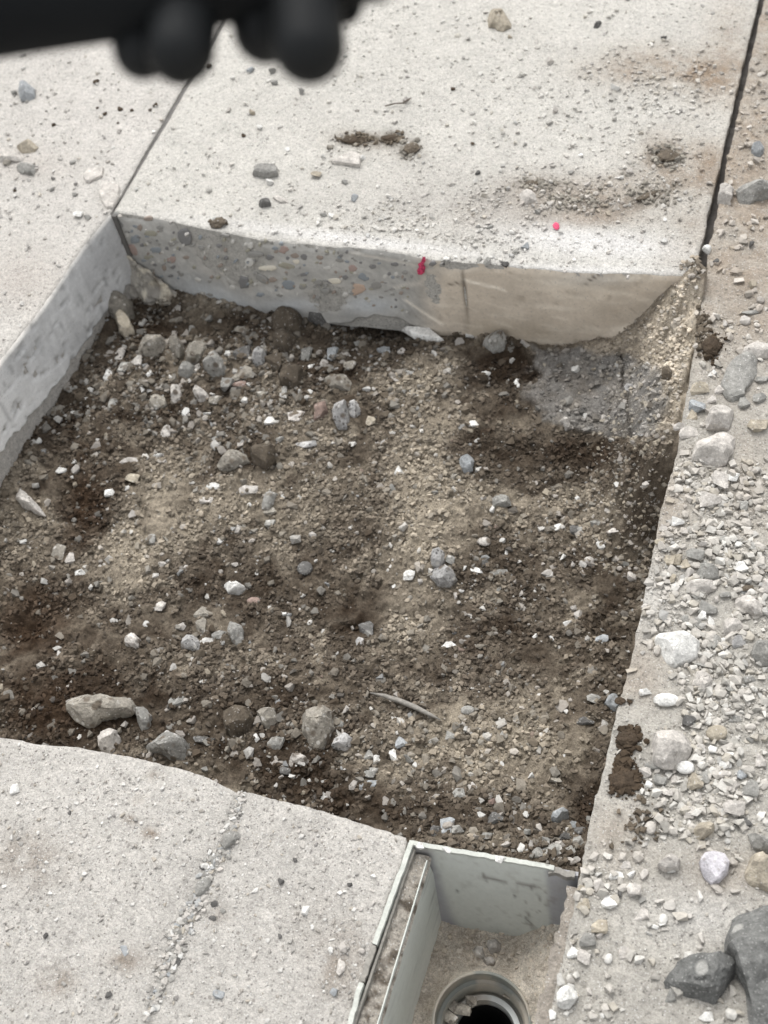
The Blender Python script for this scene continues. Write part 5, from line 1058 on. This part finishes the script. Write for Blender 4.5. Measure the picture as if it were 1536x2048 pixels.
# soil crumbs: same colour as the soil they lie on
def pr_soil(px, py, x, y):
    return (px > -60) * (px < 1500) * (py < 1800) * (y > .485) * (y < 1.452 + .03) * (x > -1.20) * (x < -.112) * (1 - .6 * grey_patch(px, py, x, y)) * (.55 + .9 * fbm(x, y, 18, 3, 200))
P, px, py = rand_on('P', 90000, -1.2, -.1, .48, 1.5, pr_soil)
sz = .0010 + .0042 * RNG.random(len(P)) ** 3.0
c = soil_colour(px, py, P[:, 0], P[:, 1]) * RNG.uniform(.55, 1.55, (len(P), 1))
c = c * .93 + .07 * c.mean(1, keepdims=True)
scatter('soil_crumbs', P, sz, c, 'loose brown crumbs of soil covering the floor of the pit', mat=M['grit'])
P, px, py = rand_on('P', 26000, -1.2, -.1, .48, 1.48, lambda px, py, x, y: pr_soil(px, py, x, y) * (.26 + .55 * blob(px, py, 420, 760, 330, 150) + .3 * blob(px, py, 1100, 1120, 200, 160) + .35 * blob(px, py, 700, 1480, 450, 100) + .6 * blob(px, py, 1090, 1690, 110, 40)))
sz = .0014 + .0055 * RNG.random(len(P)) ** 4
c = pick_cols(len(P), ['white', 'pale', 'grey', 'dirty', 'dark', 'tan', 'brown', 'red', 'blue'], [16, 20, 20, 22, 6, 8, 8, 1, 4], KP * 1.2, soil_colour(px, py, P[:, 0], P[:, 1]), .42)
scatter('gravel', P, sz, c, 'small mixed gravel and stone chips in the soil of the pit', sink=.36)
P, px, py = rand_on('P', 15000, -1.2, -.1, .48, 1.48, lambda px, py, x, y: pr_soil(px, py, x, y) * (.09 + .85 * blob(px, py, 450, 720, 330, 110) + .3 * blob(px, py, 620, 1500, 420, 90) + .22 * blob(px, py, 420, 1270, 160, 60) + .2 * blob(px, py, 1050, 1110, 230, 120) + .3 * blob(px, py, 110, 830, 90, 90)))
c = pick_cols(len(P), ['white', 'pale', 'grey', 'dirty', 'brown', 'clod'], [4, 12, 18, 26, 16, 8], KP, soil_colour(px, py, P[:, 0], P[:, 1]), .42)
scatter('rubble', P, .0032 + .0065 * RNG.random(len(P)) ** 2.2, c, 'soil coated broken rubble half buried in the pit floor', tmpl=[ANG[k] for k in range(14)], sink=.32)
# crumbled dusty bank in the far right corner
P, px, py = rand_on('P', 5000, -.27, -.105, 1.0, 1.45, lambda px, py, x, y: .6 * sstep(x, -.27, -.16))
scatter('gravel', P, .001 + .004 * RNG.random(len(P)) ** 3, pick_cols(len(P), ['tan', 'pale', 'grey', 'dirty'], [6, 4, 2, 3], KP * 1.4, soil_colour(px, py, P[:, 0], P[:, 1]), .5), 'dusty grit on the sandy bank at the far right corner of the pit')
# right slab rubble
def pr_right(px, py, x, y):
    d = .20 + .9 * blob(px, py, 1430, 1160, 110, 170) + .8 * blob(px, py, 1400, 1560, 120, 90) + .8 * blob(px, py, 1230, 1790, 90, 60) + .65 * blob(px, py, 1200, 1910, 80, 110) + .5 * blob(px, py, 1440, 830, 90, 90) + .5 * blob(px, py, 1460, 1380, 90, 60)
    d = d - .12 * sstep(py, 760, 560) + .15 * blob(px, py, 1330, 960, 30, 160)
    return d * (.5 + 2.0 * fbm(x, y, 14, 3, 210)) * ((px < 1560) & (py < 2080))
xr_in = lambda x, y: x > np.interp(y, e4[:, 1], e4[:, 0]) + .002
P, px, py = rand_on('R', 110000, -.108, .40, .20, 2.4, lambda px, py, x, y: pr_right(px, py, x, y) * xr_in(x, y))
sz = .0012 + .0065 * RNG.random(len(P)) ** 5
c = pick_cols(len(P), ['white', 'pale', 'grey', 'tan', 'dark', 'blue'], [20, 42, 16, 14, 3, 5], KT, col_right(px, py, P[:, 0], P[:, 1]), .6)
scatter('gravel', P, sz, c, 'pale concrete gravel and dust covering the right slab')
P, px, py = rand_on('R', 2000, -.108, .36, .25, 1.9, lambda px, py, x, y: pr_right(px, py, x, y) * .75 * xr_in(x, y) * (py > 560))
scatter('gravel', P, .0035 + .0050 * RNG.random(len(P)) ** 2, pick_cols(len(P), ['white', 'pale', 'grey', 'tan', 'dark', 'blue'], [24, 50, 12, 10, 1, 3], KT, col_right(px, py, P[:, 0], P[:, 1]), .4), 'coarser pale gravel heaped among the stones of the right slab', tmpl=[ANG[k] for k in range(10)] + RND[:4], sink=.3)
# far slab
def pr_far(px, py, x, y):
    d = .03 + .75 * blob(px, py, 880, 440, 200, 50) + .65 * blob(px, py, 1100, 390, 160, 40) + .4 * blob(px, py, 1300, 330, 150, 120) + .4 * blob(px, py, 730, 300, 80, 30) + .35 * blob(px, py, 1030, 525, 130, 14) + .25 * blob(px, py, 800, 480, 300, 16) + .12 * blob(px, py, 1000, 180, 400, 120) + .4 * blob(px, py, 1330, 170, 160, 50)
    return d * (.6 + 1.1 * fbm(x, y, 20, 3, 220)) * (y > np.interp(x, eb[:, 0], eb[:, 1]) + .003) * (x > -1.14 + 0 * y) * (x < -.125)
P, px, py = rand_on('F', 52000, -1.14, -.12, 1.43, 2.35, pr_far)
c = pick_cols(len(P), ['white', 'pale', 'grey', 'tan', 'dark', 'blue'], [30, 40, 12, 10, 1, 4], KT, col_far(px, py, P[:, 0], P[:, 1]), .62)
scatter('gravel', P, .0011 + .0045 * RNG.random(len(P)) ** 4.5, c, 'concrete grit and chips scattered over the slab beyond the pit')
P, px, py = rand_on('F', 9000, -1.14, -.12, 1.43, 2.35, lambda *a: .09 + 0 * a[0])
scatter('gravel', P, .0015 + .0035 * RNG.random(len(P)) ** 3, pick_cols(len(P), ['dark', 'grey', 'dirty', 'pale'], [1, 6, 3, 9], KT, lin((215, 210, 203), KT), .45), 'sparse grey specks of grit on the slab beyond the pit', sink=.4)
# left slab
P, px, py = rand_on('L', 9000, -1.9, -1.16, 1.0, 2.35, lambda px, py, x, y: (.22 + .3 * blob(px, py, 40, 360, 120, 120)) * (x < np.interp(y, e1[:, 1], e1[:, 0]) - .003))
scatter('gravel', P, .0012 + .004 * RNG.random(len(P)) ** 4, pick_cols(len(P), ['dark', 'grey', 'dirty', 'pale', 'tan', 'white'], [1, 6, 2, 8, 2, 5], KT, lin((215, 210, 203), KT), .5), 'sparse grit scattered on the left slab')
# near slab, its crack
P, px, py = rand_on('N', 16000, -.95, -.315, .08, .476, lambda px, py, x, y: (.22 + .5 * blob(px, py, 700, 1930, 50, 80) + .2 * blob(px, py, 50, 1730, 90, 50)) * (y < np.interp(x, e2[:, 0], e2[:, 1]) - .003) * (x < np.interp(y, e3[::-1, 1], e3[::-1, 0]) - .003))
scatter('gravel', P, .0009 + .0026 * RNG.random(len(P)) ** 4, pick_cols(len(P), ['dark', 'grey', 'dirty', 'pale', 'tan', 'white'], [1, 7, 3, 9, 2, 9], KT, lin((200, 195, 188), KT), .4), 'fine grit and sand grains on the near slab', sink=.35)
def crack_p(t): return np.interp(t, [0, .12, .2, .35, .5, .62, .8, 1], [482, 466, 462, 425, 395, 372, 340, 296]), np.interp(t, [0, .12, .2, .35, .5, .62, .8, 1], [1590, 1640, 1675, 1730, 1800, 1840, 1920, 2035])
t_ = RNG.random(1400); cxp, cyp = crack_p(t_); wd = np.interp(t_, [0, .2, .35, .5, .65, .85, 1], [5, 9, 12, 9, 17, 15, 6]); cxp = cxp + RNG.normal(0, 1, 1400) * wd * .6; cyp = cyp + RNG.normal(0, 5, 1400)
P = np.array([at(a, b, .0) for a, b in zip(cxp, cyp)])
scatter('gravel', P, .001 + .0042 * RNG.random(len(P)) ** 2.5, pick_cols(len(P), ['dark', 'grey', 'blue', 'pale', 'tan', 'white'], [3, 9, 4, 12, 2, 4], KT, lin((188, 184, 177), KT), .4), 'small grey gravel filling the long crack in the near slab', sink=.45)
# sand specks in the drain box
P, px, py = rand_on('D', 5000, -.295, -.115, .2, .465, lambda px, py, x, y: (.35 + .5 * blob(px, py, 970, 1905, 60, 25)) * (np.hypot(x - OC[0], y - OC[1]) > OR + .004))
scatter('gravel', P, .0008 + .003 * RNG.random(len(P)) ** 3.5, pick_cols(len(P), ['tan', 'pale', 'grey', 'dirty', 'white'], [8, 8, 2, 3, 2], KP, lin((190, 178, 162), 1.0), .6), 'fine sandy grit on the floor of the drain box')
